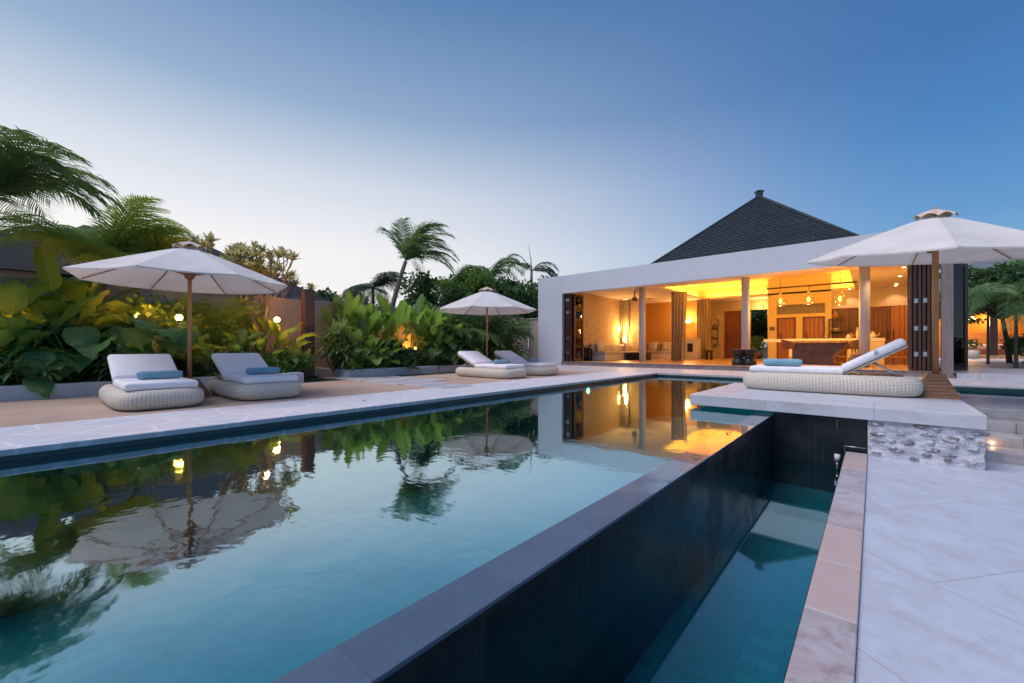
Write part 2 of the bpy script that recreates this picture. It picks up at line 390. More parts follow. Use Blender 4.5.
def m_washstone():
    t = NT('lime_washed_stone'); v = t.coord('World'); n = t.noise(v, 26, 6, .75); b = t.noise(v, 9, 3, .5)
    m_ = t.ramp(t.math('ADD', t.math('MULTIPLY', n, .65), t.math('MULTIPLY', b, .45)), [(.50, (0,0,0)), (.58, (1,1,1))])
    c = t.mix(m_, (.70,.70,.76), t.mix(b, (.10,.095,.11), (.36,.31,.32))); t.bsdf(c, .9, t.bump(n, .9, .03)); return t.m
M['washstone'] = m_washstone()
def m_coral():
    """interior wall of pale coral stone blocks with dark pits"""
    t = NT('coral_stone'); v = t.coord('World', (1,1,1)); n = t.noise(v, 13, 5, .65)
    pit = t.ramp(n, [(.50, (0,0,0)), (.57, (1,1,1))]); b = t.noise(v, 2, 4)
    e = t.node('ShaderNodeTexVoronoi', {'Vector': v, 'Scale': 5.0}, feature='DISTANCE_TO_EDGE').outputs['Distance']
    c = t.mix(b, (.50,.37,.22), (.62,.48,.30)); c = t.mix(t.math('MULTIPLY', pit, .5), c, (.25,.15,.08))
    c = t.mix(t.math('MULTIPLY', t.ramp(e, [(.02, (1,1,1)), (.07, (0,0,0))]), .25), c, (.35,.24,.14))
    t.bsdf(c, .9, t.bump(t.math('SUBTRACT', t.math('MULTIPLY', e, .8), n), .8, .05)); return t.m
M['coral'] = m_coral()

def m_shingle(name, a, b, scale=1.0):
    t = NT(name); g = t.node('ShaderNodeNewGeometry'); sp = t.node('ShaderNodeSeparateXYZ', {0: g.outputs['Position']}); nn = t.node('ShaderNodeSeparateXYZ', {0: g.outputs['Normal']})
    ax = t.math('GREATER_THAN', t.math('ABSOLUTE', nn.outputs[0]), t.math('ABSOLUTE', nn.outputs[1]))
    u = t.math('ADD', t.math('MULTIPLY', sp.outputs[1], ax), t.math('MULTIPLY', sp.outputs[0], t.math('SUBTRACT', 1.0, ax)))
    v = t.node('ShaderNodeCombineXYZ', {0: u, 1: t.math('MULTIPLY', sp.outputs[2], 1.4), 2: 0.0}).outputs[0]
    br = t.node('ShaderNodeTexBrick', {'Vector': v, 'Scale': scale, 'Brick Width': .26, 'Row Height': .2, 'Mortar Size': .012, 'Mortar Smooth': .4,
        'Color1': (*a, 1), 'Color2': (*b, 1), 'Mortar': tuple(x*.3 for x in a)+(1,)}, offset=.5)
    n = t.noise(g.outputs['Position'], 1.1, 6, .65); c = t.mix(t.math('MULTIPLY', n, .8), br.outputs[0], tuple(x*.45 for x in a))
    c = t.mix(t.ramp(t.noise(g.outputs['Position'], 4, 6, .7), [(.58, (0,0,0)), (.8, (.5,.5,.5))]), c, tuple(x*2.2 for x in b))
    t.bsdf(c, .8, t.bump(t.math('SUBTRACT', t.math('MULTIPLY', n, .5), br.outputs[1]), .9, .04)); return t.m
M['shingle'] = m_shingle('dark_shingle', (.045,.070,.086), (.068,.100,.118))
M['roofdark'] = m_shingle('dark_tile_roof', (.020,.026,.036), (.032,.038,.05), 1.6)

def m_leaf(name, a, b, trans=(.25,.42,.06), tw=.35, rough=.4, vein=None, uvleaf=False):
    t = NT(name); v = t.coord('Object'); n = t.noise(v, 1.7, 4, .6)
    rnd = t.node('ShaderNodeTexNoise', {'Vector': v, 'Scale': 6.0, 'Detail': 2.0}).outputs[0]
    c = t.ramp(t.math('ADD', t.math('MULTIPLY', n, .6), t.math('MULTIPLY', rnd, .4)), [(.36, a), (.64, b)])
    nor = None
    if uvleaf:
        uv = t.node('ShaderNodeSeparateXYZ', {0: t.node('ShaderNodeTexCoord').outputs['UV']})
        au = t.math('ABSOLUTE', t.math('SUBTRACT', uv.outputs[0], .5))
        mid = t.ramp(au, [(.015, (1,1,1)), (.035, (0,0,0))])
        w = t.math('SINE', t.math('MULTIPLY', t.math('ADD', uv.outputs[1], t.math('MULTIPLY', au, -.55)), 95.0))
        vs = t.ramp(w, [(.55, (0,0,0)), (1, (1,1,1))])
        c = t.mix(t.math('MULTIPLY', vs, .3), c, vein or (.14,.2,.06)); c = t.mix(mid, c, vein or (.2,.28,.1))
        nor = t.bump(w, .35, .01)
    p = t.bsdf(c, rough, nor, Specular_IOR_Level=.35)
    tr = t.node('ShaderNodeBsdfTranslucent', {'Color': (*trans, 1)})
    t.surf(t.node('ShaderNodeMixShader', {0: tw, 1: p.outputs[0], 2: tr.outputs[0]}).outputs[0]); return t.m
M['banana'] = m_leaf('banana_leaf', (.035,.115,.03), (.12,.27,.05), (.36,.56,.08), .40, .38, (.22,.32,.12), True)
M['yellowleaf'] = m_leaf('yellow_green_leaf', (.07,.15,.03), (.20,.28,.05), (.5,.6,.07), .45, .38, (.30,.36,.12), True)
M['taro'] = m_leaf('elephant_ear_leaf', (0.0313,0.113,0.0487), (0.087,0.227,0.0784), (0.33,0.57,0.075), 0.38, .3, (.12,.24,.09), True)
M['variegated'] = m_leaf('variegated_leaf', (0.102,0.189,0.0435), (0.435,0.493,0.203), (0.3,0.45,0.09), 0.31, .4)
M['palm'] = m_leaf('palm_leaf', (0.0731,0.169,0.0652), (0.184,0.313,0.117), (0.21,0.3,0.075), 0.31, .45)
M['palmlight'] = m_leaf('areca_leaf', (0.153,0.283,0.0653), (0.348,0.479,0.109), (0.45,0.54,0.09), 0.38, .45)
M['dark'] = m_leaf('dark_leaf', (0.0282,0.0754,0.0302), (0.0754,0.16,0.0565), (0.15,0.255,0.06), 0.25, .4)
M['mid'] = m_leaf('mid_leaf', (0.0544,0.136,0.0363), (0.136,0.254,0.0635), (0.3,0.45,0.075), 0.31, .4)
M['frangi'] = m_leaf('frangipani_leaf', (.24,.27,.13), (.44,.42,.24), (.6,.55,.25), .45, .45)
M['hazy'] = m_leaf('haze_tinted_leaf', (0.0455,0.0845,0.052), (0.091,0.143,0.0845), (.1,.15,.08), .2, .6)  # distance haze is tinted into this leaf colour

# ------------------------------------------------------------------ camera, world, dusk fill lamp
cam = bpy.data.cameras.new('camera'); co = bpy.data.objects.new('camera', cam); C.objects.link(co)
cam.sensor_width = 36; cam.lens = F/1024*36; cam.shift_y = 5.6/1024; cam.clip_end = 3000; cam.clip_start = .05
co.location = (0, 0, EYE); co.rotation_euler = (PI/2, 0, YAW); scene.camera = co
w = bpy.data.worlds.new('World'); scene.world = w; w.use_nodes = True
nt = w.node_tree; nt.nodes.clear()
def wn(typ, **k):
    n = nt.nodes.new(typ)
    for a, b in k.items(): setattr(n, a, b)
    return n
SUNROT = R(-95); SUNEL = R(2.5)
sky = wn('ShaderNodeTexSky', sky_type='NISHITA', sun_disc=False, sun_elevation=SUNEL, sun_rotation=SUNROT, altitude=0, air_density=1.0, dust_density=.6, ozone_density=2.5)
bg = wn('ShaderNodeBackground'); ow = wn('ShaderNodeOutputWorld')
def srgb(r, g, b): return tuple(((c/255+.055)/1.055)**2.4 if c > 10 else c/255/12.92 for c in (r, g, b))+(1,)
tc = wn('ShaderNodeTexCoord'); nz_ = wn('ShaderNodeVectorMath', operation='NORMALIZE'); nt.links.new(tc.outputs['Generated'], nz_.inputs[0])
sx = wn('ShaderNodeSeparateXYZ'); nt.links.new(nz_.outputs[0], sx.inputs[0])
def wramp(stops):
    n = wn('ShaderNodeValToRGB'); e = n.color_ramp.elements
    while len(e) < len(stops): e.new(.5)
    for x, (p, c) in zip(e, stops): x.position = p; x.color = srgb(*c)
    nt.links.new(sx.outputs[2], n.inputs[0]); return n
wa = wramp([(0, (255,244,230)), (.10, (255,249,243)), (.21, (251,248,246)), (.34, (220,226,236)), (.47, (154,180,210)), (.66, (88,130,180)), (1, (55,88,140))])
wb = wramp([(0, (185,200,212)), (.10, (145,184,216)), (.22, (106,158,210)), (.35, (80,136,196)), (.47, (72,120,180)), (.70, (68,110,166)), (1, (42,75,130))])
ln = wn('ShaderNodeVectorMath', operation='DOT_PRODUCT'); ln.inputs[1].default_value = (-.995, -.05, 0)
hz = wn('ShaderNodeVectorMath', operation='MULTIPLY'); hz.inputs[1].default_value = (1, 1, 0); nt.links.new(nz_.outputs[0], hz.inputs[0])
hn = wn('ShaderNodeVectorMath', operation='NORMALIZE'); nt.links.new(hz.outputs[0], hn.inputs[0]); nt.links.new(hn.outputs[0], ln.inputs[0])
mr = wn('ShaderNodeMapRange', interpolation_type='SMOOTHSTEP'); nt.links.new(ln.outputs['Value'], mr.inputs[0]); mr.inputs[1].default_value = -.20; mr.inputs[2].default_value = 1.0
mx = wn('ShaderNodeMix', data_type='RGBA'); nt.links.new(mr.outputs[0], mx.inputs[0]); nt.links.new(wb.outputs[0], mx.inputs[6]); nt.links.new(wa.outputs[0], mx.inputs[7])
sky.dust_density = 1.0; sky.ozone_density = 5.0; sky.sun_elevation = R(4)
hs = wn('ShaderNodeVectorMath', operation='SCALE'); hs.inputs[3].default_value = .30; nt.links.new(sky.outputs[0], hs.inputs[0])
m2 = wn('ShaderNodeMix', data_type='RGBA', clamp_factor=True); m2.inputs[0].default_value = .06; nt.links.new(mx.outputs[2], m2.inputs[6]); nt.links.new(hs.outputs[0], m2.inputs[7])
nt.links.new(m2.outputs[2], bg.inputs[0]); bg.inputs[1].default_value = 1.0
nt.links.new(bg.outputs[0], ow.inputs[0])
dusk_fill = light('sun', 'SUN', (-30, 0, 20), 2.7, (1.0, .93, .98), angle=R(40))  # broad high lamp added as soft dusk fill; the sun itself has set
dusk_fill.rotation_euler = Vector((.30, .52, -1)).to_track_quat('-Z', 'Y').to_euler()
scene.view_settings.view_transform = 'Standard'; scene.view_settings.look = 'None'; scene.view_settings.exposure = 0
scene.cycles.max_bounces = 7; scene.cycles.diffuse_bounces = 3; scene.cycles.glossy_bounces = 4; scene.cycles.transparent_max_bounces = 12
scene.cycles.sample_clamp_indirect = 4.0; scene.cycles.use_denoising = True; scene.cycles.caustics_reflective = False; scene.cycles.caustics_refractive = False

# ------------------------------------------------------------------ ground and pool
WZ = -.105
m = MB(); B = 900; x0, x1, y0, y1 = -5.3, 9, -8, 15.5
for a in ((-B, x0, -B, B), (x1, B, -B, B), (x0, x1, -B, y0), (x0, x1, y1, B)): m.rect(*a, -.012)
struct(m, 'ground', M['ground'])
struct(MB().rect(-9.72, -6.5, -8, 12.2, -.006), 'sand_terrace', M['sand'])
# left coping: crazy paving strip with a split stone lip over dark waterline tile
struct(MB().box(-6.55, -5.12, -8, 12.8, -.055, .0), 'pool_coping', M['crazy'], bevel=.008)
m = MB(); m.box(-6.55, 9, 12.8, 15.55, -.055, .0); m.box(-9.6, -6.55, 12.2, 15.55, -.05, .0); m.box(-12.4, -9.6, 13.2, 15.55, -.05, -.002)
struct(m, 'terrace', M['deckstone'])
m = MB(); m.box(-5.32, -5.135, -8, 12.9, -1.5, -.055); m.box(-5.135, -1.0, 12.815, 12.95, -1.5, -.055); m.box(-1.0, -.86, 9.0, 12.95, -1.5, -.06)
struct(m, 'pool_wall', M['tiledeep'])
struct(MB().box(-5.135, -1.0, -8, 12.815, -1.6, -1.32), 'pool_floor', M['pooltile'])
struct(MB().rect(-5.135, -1.215, -8, 6.6, WZ).rect(-5.135, -1.0, 6.6, 12.815, WZ), 'pool_water', M['water'])
m = MB(); m.box(-1.2, -1.03, -8, 6.56, -1.6, -.118); struct(m, 'infinity_wall', M['blackstone'])
struct(MB().box(-1.222, -1.018, -8, 6.62, -.118, -.1), 'infinity_wall_cap', M['wetcap'], bevel=.003)
# overflow channel below the infinity wall
struct(MB().box(-1.03, -.27, -8, 6.62, -1.6, -1.02), 'channel_floor', M['chantile'])
struct(MB().rect(-1.03, -.27, -8, 6.6, -.665), 'channel_water', M['chanwater'])
struct(MB().box(-1.034, -.05, 6.562, 6.75, -1.6, -.07).box(-.27, -.245, -8, 6.56, -1.6, -.52), 'channel_wall', M['blackstone'])
struct(MB().box(-.258, -.056, -8, 6.5, -.6, -.470), 'channel_coping', M['copestone'], bevel=.006)
struct(MB().box(-.054, 9, -8, 7.1, -.7, -.495), 'lower_paving', M['stonepave'])
# steps up to the deck
m = MB()
for k, (ya, zt) in enumerate(((7.08, -.371), (7.44, -.247), (7.80, -.123), (8.16, -.0))):
    m.box(.9, 9, ya, 10.42 if k == 3 else 9, zt-.13+.002*k, zt)
struct(m, 'stone_steps', M['stepstone'], bevel=.008)
m = MB(); m.box(.87, 1.12, 10.42, 13.5, -.12, -.001); m.box(2.3, 9, 10.42, 12.8, -.12, -.001); m.box(-.9, .89, 9.16, 12.8, -.12, -.001)
struct(m, 'pool_deck', M['deckstone'])
m = MB(); m.box(1.12, 2.3, 10.42, 10.5, -.9, -.03); m.box(1.12, 2.3, 12.7, 12.8, -.9, -.03); m.box(1.12, 1.16, 10.5, 12.7, -.9, -.03); m.box(2.26, 2.3, 10.5, 12.7, -.9, -.03); m.box(1.12, 2.3, 10.5, 12.7, -.95, -.9)
struct(m, 'plunge_pool_basin', M['tiledeep'])
struct(MB().rect(1.12, 2.3, 10.42, 12.8, -.12), 'plunge_pool_water', M['chanwater'])
# stone step path across the sand from the gate post
m = MB()
for i in range(7):
    x = -11.2+i*.72; m.box(x, x+.66, 4.95+.05*(i % 2)+.1*i*.3, 5.75+.04*(i % 3)+.1*i*.3, -.05, .012+.002*(i % 2))
for i in range(3):
    m.box(-10.3+i*.9, -9.5+i*.9, 5.9, 6.5, -.05, .010+.002*i)
struct(m, 'stepping_path', M['deckstone'], bevel=.01)
struct(MB().rect(-12.6, -9.9, -8, 3.9, .16).rect(-12.5, -10.55, 5.6, 13.5, .14), 'planting_soil', M['soil'])
# raised path right of the villa
struct(MB().box(1.6, 9, 15.55, 37.6, -.05, .12), 'raised_path', M['deckstone'])

# planter kerbs
m = MB(); m.box(-9.95, -9.72, -8, 4.0, -.02, .22); m.box(-12.4, -9.95, 3.8, 4.0, -.02, .219)
tag(m.build('planter_kerb', M['planter'], bevel=.012), 'low blue grey planter kerb behind the two left loungers', 'planter')
m = MB(); m.box(-10.55, -10.35, 5.3, 12.2, -.02, .21); m.box(-12.4, -10.55, 5.3, 5.5, -.02, .209)
tag(m.build('planter_kerb', M['planter'], bevel=.012), 'low pale planter kerb behind the middle parasol, right of the gate post', 'planter')
# garden wall
m = MB(); m.box(-12.75, -12.55, -9, 15.6, -.1, 2.12); m.box(-12.79, -12.51, -9, 15.6, 2.12, 2.18); m.box(-12.55, -11.952, 15.62, 15.8, -.1, 2.12); m.box(-12.51, -11.952, 15.58, 15.84, 2.12, 2.178)
tag(m.build('garden_wall', M['tan'], bevel=.006), 'tan rendered garden wall running behind the plants to the white house', 'wall')
# gate post
p = thing('gate_post', 'reddish brown square timber post standing at the end of the planter', 'post', (-11.4, 4.79, 0))
MB().box(-.13, .13, -.13, .13, 0, 2.33).build('post', M['postwood'], p, bevel=.01)
for z in (.55, 1.3, 2.0): MB().tube([(.1, -.129, z), (.1, -.15, z)], .018, 10).build('bolt', M['black'], p)

# ------------------------------------------------------------------ platform by the pool
pl = thing('stone_platform', 'pale stone slab platform cantilevered over the pool on a whitewashed rubble base', 'platform', (0, 0, 0))
MB().box(-2.09, .885, 6.48, 9.16, -.064, .09).build('slab', M['platstone'], pl, bevel=.007)
# rubble base with a displaced face
mb = MB(); nx, nz = 46, 22
def rub(a, b): return .004*math.sin(a*23+b*7)+.004*math.sin(a*9-b*31)+.004*math.sin(a*51+b*44)+random.uniform(-.004, .004)
vs = []
for j in range(nz+1):
    for i in range(nx+1):
        x = -.055+(.93)*i/nx; z = -.5+.43*j/nz
        vs.append((x+(.004*math.sin(z*40) if i == nx else 0), 6.515-rub(x, z), z))
fs = [(j*(nx+1)+i, j*(nx+1)+i+1, (j+1)*(nx+1)+i+1, (j+1)*(nx+1)+i) for j in range(nz) for i in range(nx)]
mb.add(vs, fs, None, True); mb.box(-.05, .868, 6.56, 9.1, -.5, -.066)
rb_ = mb.build('rubble_base', M['rubble'], pl)
st_ = MB(); random.seed(11); placed = []
tries = 0
while len(placed) < 24 and tries < 3000:
    tries += 1; rx, rz_ = random.uniform(.03, .085), random.uniform(.016, .04); x, z = random.uniform(-.03, .86), random.uniform(-.46, -.09)
    if any(abs(x-a)/(rx+c)*1.0 < 1.02 and abs(z-b)/(rz_+d) < 1.02 for a, b, c, d in placed): continue
    placed.append((x, z, rx, rz_)); K = 12; ph = [random.uniform(.72, 1.12) for _ in range(K)]; tl = random.uniform(-.4, .4); vs = []
    for ring, (q, dy) in enumerate(((1.0, .012), (.90, -.001), (.55, -.007))):
        for k in range(K):
            a = 2*PI*k/K; ex, ez = rx*q*ph[k]*math.cos(a), rz_*q*ph[k]*math.sin(a)
            vs.append((x+ex*math.cos(tl)-ez*math.sin(tl), 6.505+dy+random.uniform(-.004, .004), z+ex*math.sin(tl)*.5+ez*math.cos(tl)))
    vs.append((x, 6.497, z)); fs = [(r_*K+k, r_*K+(k+1) % K, (r_+1)*K+(k+1) % K, (r_+1)*K+k) for r_ in range(2) for k in range(K)]+[(2*K+k, 2*K+(k+1) % K, 3*K) for k in range(K)]
    st_.add(vs, fs, None, random.random() < .5)
tag(st_.build('embedded_stones', M['washstone'], rb_), kind='stuff')
# float switch hanging in the channel
p = thing('level_sensor', 'small white and grey water level sensor hanging in the channel under the platform', 'sensor', (-.33, 6.3, 0))
MB().tube([(0,0,-.07), (0,0,-.48)], .006, 6).build('cable', M['black'], p)
MB().tube([(0,0,-.48), (0,0,-.57)], .028, 12).build('float', M['white'], p)
MB().tube([(0,0,-.57), (0,0,-.655)], .018, 10).build('weight', M['metal'], p)
p = thing('pipe_bracket', 'thin grey pipe bracket at the far end of the channel coping', 'bracket', (-.2, 6.46, -.47))
MB().tube([(-.07,0,0), (-.07,0,.07), (.13,0,.07)], .005, 8).build('bracket', M['metal'], p)

# ------------------------------------------------------------------ loungers
def superring(a, b, n, K, z):
    out = []
    for k in range(K):
        t = 2*PI*k/K; c, s = math.cos(t), math.sin(t)
        out.append((math.copysign(abs(c)**(2/n), c)*a, math.copysign(abs(s)**(2/n), s)*b, z))
    return out
def wicker_base(L, W, H, K=72):
    mb = MB(); prof = []
    for i in range(13):
        t = -PI/2+PI*i/12
        prof.append((.13*(1-math.cos(t))**1.2, H/2+H/2*math.sin(t)))
    prof.append((.20, H-.004)); prof.append((.27, H-.02))
    rings = [superring(L/2-o, W/2-o, 4.6, K, z) for o, z in prof]
    per = [0]
    base = rings[6]
    for k in range(K): per.append(per[-1]+(Vector(base[(k+1) % K])-Vector(base[k])).length)
    vs = [p for r in rings for p in r]; fs = []; uvs = []
    vv = 0
    for i in range(len(rings)-1):
        d = (Vector(rings[i+1][0])-Vector(rings[i][0])).length
        for k in range(K):
            a, b = i*K+k, i*K+(k+1) % K
            fs.append((a, b, b+K, a+K)); uvs.append([(per[k], vv), (per[k+1], vv), (per[k+1], vv+d), (per[k], vv+d)])
        vv += d
    mb.add(vs, fs, uvs, True)
    top = rings[-1]; mb.add(top, [tuple(range(K))], [[(p[0], p[1]) for p in top]])
    return mb
def pad(mb, x0, x1, y0, y1, z0, z1): return mb.box(x0, x1, y0, y1, z0, z1)
def make_lounger(label, L, W, H, ang, bl, seat, group, towel=None, T=.10):
    """lounger, foot at -x, head at +x, base centred on origin"""
    r = thing('sun_lounger', label, 'sun lounger', group=group)
    wicker_base(L, W, H).build('wicker_base', M['wicker'], r)
    x0 = -L/2+.13; x1 = x0+seat; w2 = W/2-.12
    MB().box(x0, x1, -w2, w2, H-.002, H+T).build('seat_cushion', M['cushwhite'], r, bevel=.04, segs=5)
    # thin dark sheet painting the shaded hollow under the raised back
    MB().box(x1+.02, L/2-.22, -w2+.03, w2-.03, H-.012, H+.002).build('well_shade', M['fanblack'], r)
    b = MB().box(0, bl, -w2, w2, .02, .035+T).build('back_cushion', M['cushwhite'], r, bevel=.05, segs=5)
    b.location = (x1+.012, 0, H+.012); b.rotation_euler = (0, -ang, 0)
    f = MB(); ca, sa = math.cos(ang), math.sin(ang)
    for sy in (-1, 1):
        y = sy*(w2-.05)
        f.tube([(x1+.02, y, H+.01), (x1+.02+bl*ca*.97, y, H+.01+bl*sa*.97)], .013, 8)
    f.tube([(x1+bl*ca*.6, -w2+.05, H+.01+bl*sa*.6), (x1+bl*ca*.6, w2-.05, H+.01+bl*sa*.6)], .011, 8)
    f.build('back_frame', M['wickerframe'], r)
    for sy in (-1, 1):
        y = sy*(w2-.1)
        MB().tube([(x1+bl*ca*.45, y, H+bl*sa*.45), (x1+bl*ca*.45+.30, y, H+.0)], .012, 8).build('strut', M['wickerframe'], r)
    return r
def make_towel(label, loc, rz, ln=.48, rd=.062):
    t = thing('rolled_towel', label, 'towel', loc, rz, 'rolled towels on the loungers')
    m = MB(); n = 20; K = 14
    vs = []; fs = []
    for i in range(K+1):
        s = i/K; x = (s-.5)*ln; e = min(s, 1-s)*ln; rr = rd*(1-.28*math.exp(-e/.012))*(1+.03*math.sin(s*11))
        for k in range(n):
            a = 2*PI*k/n; vs.append((x, rr*math.cos(a), rd*.95+rr*.93*math.sin(a)))
    for i in range(K):
        for k in range(n):
            a = i*n+k; b = i*n+(k+1) % n; fs.append((a, b, b+n, a+n))
    m.add(vs, fs, None, True); m.build('roll', M['towel'], t)
    for sx in (-1, 1):   # spiral end
        sp = MB(); pts = []
        for k in range(44):
            a = k*.42; q = rd*.74*(1-k/50); pts.append((sx*(ln/2+.001), q*math.cos(a), rd*.95+q*math.sin(a)))
        sp.tube(pts, .0062, 5)
        sp.tube([(sx*(ln/2-.01), 0, rd*.95), (sx*(ln/2-.001), 0, rd*.95)], rd*.72, 20)
        sp.build('rolled_end', M['towel'], t)
    return t
M['wickerframe'] = simple('frame_paint', (.55,.50,.43), .5, .06)
LG = 'wicker sun loungers around the pool'
big = make_lounger('wicker lounger alone on the stone platform with its back raised to the right', 2.26, .98, .295, R(31.5), .82, 1.26, LG)
big.location = (-.60, 8.34, .09)
for n_, W_ in (('adjust_knob', .02),):
    MB().tube([(.62, -.40, .60), (.62, -.40, .67)], .02, 10).build('adjuster', M['planter'], big)
make_towel('blue rolled towel on the lounger on the stone platform', (-1.13, 8.05, .09+.295+.10), .04, .52, .066)
A = make_lounger('wicker lounger nearest the left edge, left of the large garden parasol', 2.10, 1.0, .255, R(25), .76, 1.16, LG)
spots = [(-7.90, 1.10, PI, None), (-7.93, 2.42, PI, 'wicker lounger just right of the large garden parasol pole'),
         (-7.86, 8.12, PI, 'wicker lounger in front of the small parasol across the pool'), (-7.88, 9.62, PI, 'wicker lounger half hidden behind another, closest to the white house')]
tl = ['blue rolled towel on the far left lounger', 'blue rolled towel on the lounger just right of the large parasol', 'blue rolled towel on the lounger left of the small parasol pole', 'blue rolled towel on the lounger closest to the white house']
for i, (x, y, rz, lb) in enumerate(spots):
    if i == 0: A.location = (x, y, -.004); A.rotation_euler = (0, 0, rz)
    else: dup(A, (x, y, -.004), rz, lb)
    make_towel(tl[i], (x+.32, y+.06, .251+.10), PI/2+.03*i)

# ------------------------------------------------------------------ umbrellas
def make_umbrella(label, loc, R0, zrim, ztop, base, rz=0, tilt=0, taz=0, pr_=.028, base_h=.34, bw=.22, lift=.3):
    u = thing('parasol', label, 'parasol', loc, 0, 'white canvas parasols')
    Rt = Matrix.Rotation(tilt, 3, Vector((math.cos(taz), math.sin(taz), 0)))
    apex = Vector((0, 0, ztop))
    def T(p): return apex + Rt @ (Vector(p)-apex)
    N = 8; K = 6; S = 8
    def surf(r, a, dz=0):
        """radius fraction r 0..1, angle index a (float, ribs at integers)"""
        fr = a-math.floor(a); sag = 4*fr*(1-fr)
        a0, a1 = math.floor(a)*2*PI/N+rz, (math.floor(a)+1)*2*PI/N+rz
        p0 = Vector((math.cos(a0), math.sin(a0), 0)); p1 = Vector((math.cos(a1), math.sin(a1), 0))
        q = (p0*(1-fr)+p1*fr)*R0*r*(1-.02*sag*r)
        return T((q.x, q.y, ztop-(ztop-zrim)*(r**1.06)-.018*sag*r+dz))
    m = MB(); vs = []; fs = []
    for i in range(K+1):
        for j in range(N*S): vs.append(surf(.04+.96*i/K, j/S))
    W = N*S
    for i in range(K):
        for j in range(W): fs.append((i*W+j, i*W+(j+1) % W, (i+1)*W+(j+1) % W, (i+1)*W+j))
    b0 = K*W; vs += [surf(1.0, j/S, -.022) for j in range(W)]
    for j in range(W): fs.append((b0+j, b0+(j+1) % W, b0+W+(j+1) % W, b0+W+j))
    m.add(vs, fs, None, False); cn = m.build('canopy', M['canopy'], u)
    # vent cap floating above the apex
    m = MB(); vs = []; fs = []
    for i in range(4):
        for j in range(W):
            fr = (j/S) % 1; q = surf(.035+.13*i/3, j/S); vs.append(q+Vector((0, 0, .085-.012*i-.012*(i/3)**3+.05*math.sin(PI*fr)*(i/3))))
    for i in range(3):
        for j in range(W): fs.append((i*W+j, i*W+(j+1) % W, (i+1)*W+(j+1) % W, (i+1)*W+j))
    m.add(vs, fs, None, True); m.build('vent_cap', M['vent'], u)
    for k in range(N):
        m = MB(); p0, p1 = surf(.04, k, -.02), surf(.985, k, -.018)
        m.tube([p0, (p0+p1)/2+Vector((0,0,-.004)), p1], [.013, .012, .009], 6); m.build('rib', M['teak'], u)
        h = T((0, 0, ztop-lift-.18)); q = surf(.46, k, -.028)
        MB().tube([h, q], .009, 6).build('strut', M['teak'], u)
    m = MB(); m.lathe(T((0, 0, ztop-lift-.24)), [(pr_, 0), (.055, .02), (.085, .09), (.075, .11), (.03, .12)], 14); m.build('runner', M['teakbase'], u); m = MB()
    m.lathe(T((0, 0, ztop-.13)), [(.03, 0), (.06, .03), (.06, .09), (.03, .11)], 14); m.build('hub', M['teakbase'], u)
    m = MB(); m.tube([(0, 0, base_h*.6), (0, 0, ztop-.02)], pr_, 14); m.lathe((0, 0, ztop-.02), [(.02, 0), (.03, .05), (.02, .1), (.008, .13)], 12)
    m.build('pole', M['teak'], u)
    if base == 'boards':
        m = MB(); n = 7
        for k in range(n):
            f0 = 1-.62*k/n; f1 = 1-.62*(k+.94)/n; z0 = base_h*k/n; z1 = base_h*(k+.94)/n
            a, b = bw*f0, bw*f1
            vs = [(-a,-a,z0),(a,-a,z0),(a,a,z0),(-a,a,z0),(-b,-b,z1),(b,-b,z1),(b,b,z1),(-b,b,z1)]
            m.add(vs, [(3,2,1,0),(4,5,6,7),(0,1,5,4),(1,2,6,5),(2,3,7,6),(3,0,4,7)])
        m.build('base', M['teakbase'], u, bevel=.002)
    return u
M['vent'] = simple('vent_canvas', (.62,.50,.40), .9, .1)
make_umbrella('large white parasol with brown timber pole between the two left loungers', (-8.27, 1.63, -.004), 1.42, 1.85, 2.42, 'boards', .2, 0, base_h=.3, bw=.26)
make_umbrella('small white parasol beside the two loungers across the pool', (-8.72, 8.87, -.004), 1.5, 1.90, 2.52, 'boards', .5, 0, base_h=.3, bw=.24)
make_umbrella('big white parasol on a wedge shaped timber base at the corner of the stone platform', (.66, 8.42, .09), 1.46, 2.01, 2.60, 'boards', -.70, R(6.5), R(41), pr_=.036, base_h=.335, bw=.235)

# ------------------------------------------------------------------ the villa
FL = .153
villa = thing('villa', 'white flat roofed villa with dark pyramid roof and open lit living room', 'house', (-5.2, 15.6, 0))
VI = Matrix.Translation((5.2, -15.6, 0))
def vp(mb, name, mat, parent=None, inv=VI, root=None, **k):
    o = mb.build(name, mat, parent or root or villa, **k)
    if parent is None: o.matrix_parent_inverse = inv
    return o
vp(MB().box(-10.6, 1.33, 15.63, 27, -.02, FL), 'floor', M['floorwood'])
vp(MB().box(-10.6, 1.33, 15.55, 15.632, -.02, FL-.01).box(-10.6, 1.33, 15.53, 15.70, FL-.012, FL+.003), 'plinth', M['plinth'], bevel=.003)
vp(MB().box(-11.95, -10.6, 15.6, 27, -.05, 4.02), 'wall', M['white'], bevel=.006)
vp(MB().box(-10.6, 1.55, 15.606, 15.86, 3.21, 4.017).box(1.35, 1.55, 15.86, 27, 3.21, 4.017).box(-10.6, 1.35, 26.8, 27, 3.4, 4.01), 'fascia', M['white'], bevel=.006)
m = MB(); X0, X1, Y0, Y1 = -7.1, -.63, 18.1, 24.4
for a in ((-10.6, 1.35, 15.86, Y0), (-10.6, 1.35, Y1, 26.8), (-10.6, X0, Y0, Y1), (X1, 1.35, Y0, Y1)): m.box(*a, 3.42, 3.50)
vp(m, 'ceiling', M['ceiling'])
cx, cy = (X0+X1)/2, (Y0+Y1)/2
m = MB(); o = .3
x0, x1, y0, y1 = X0-o, X1+o, Y0-o, Y1+o
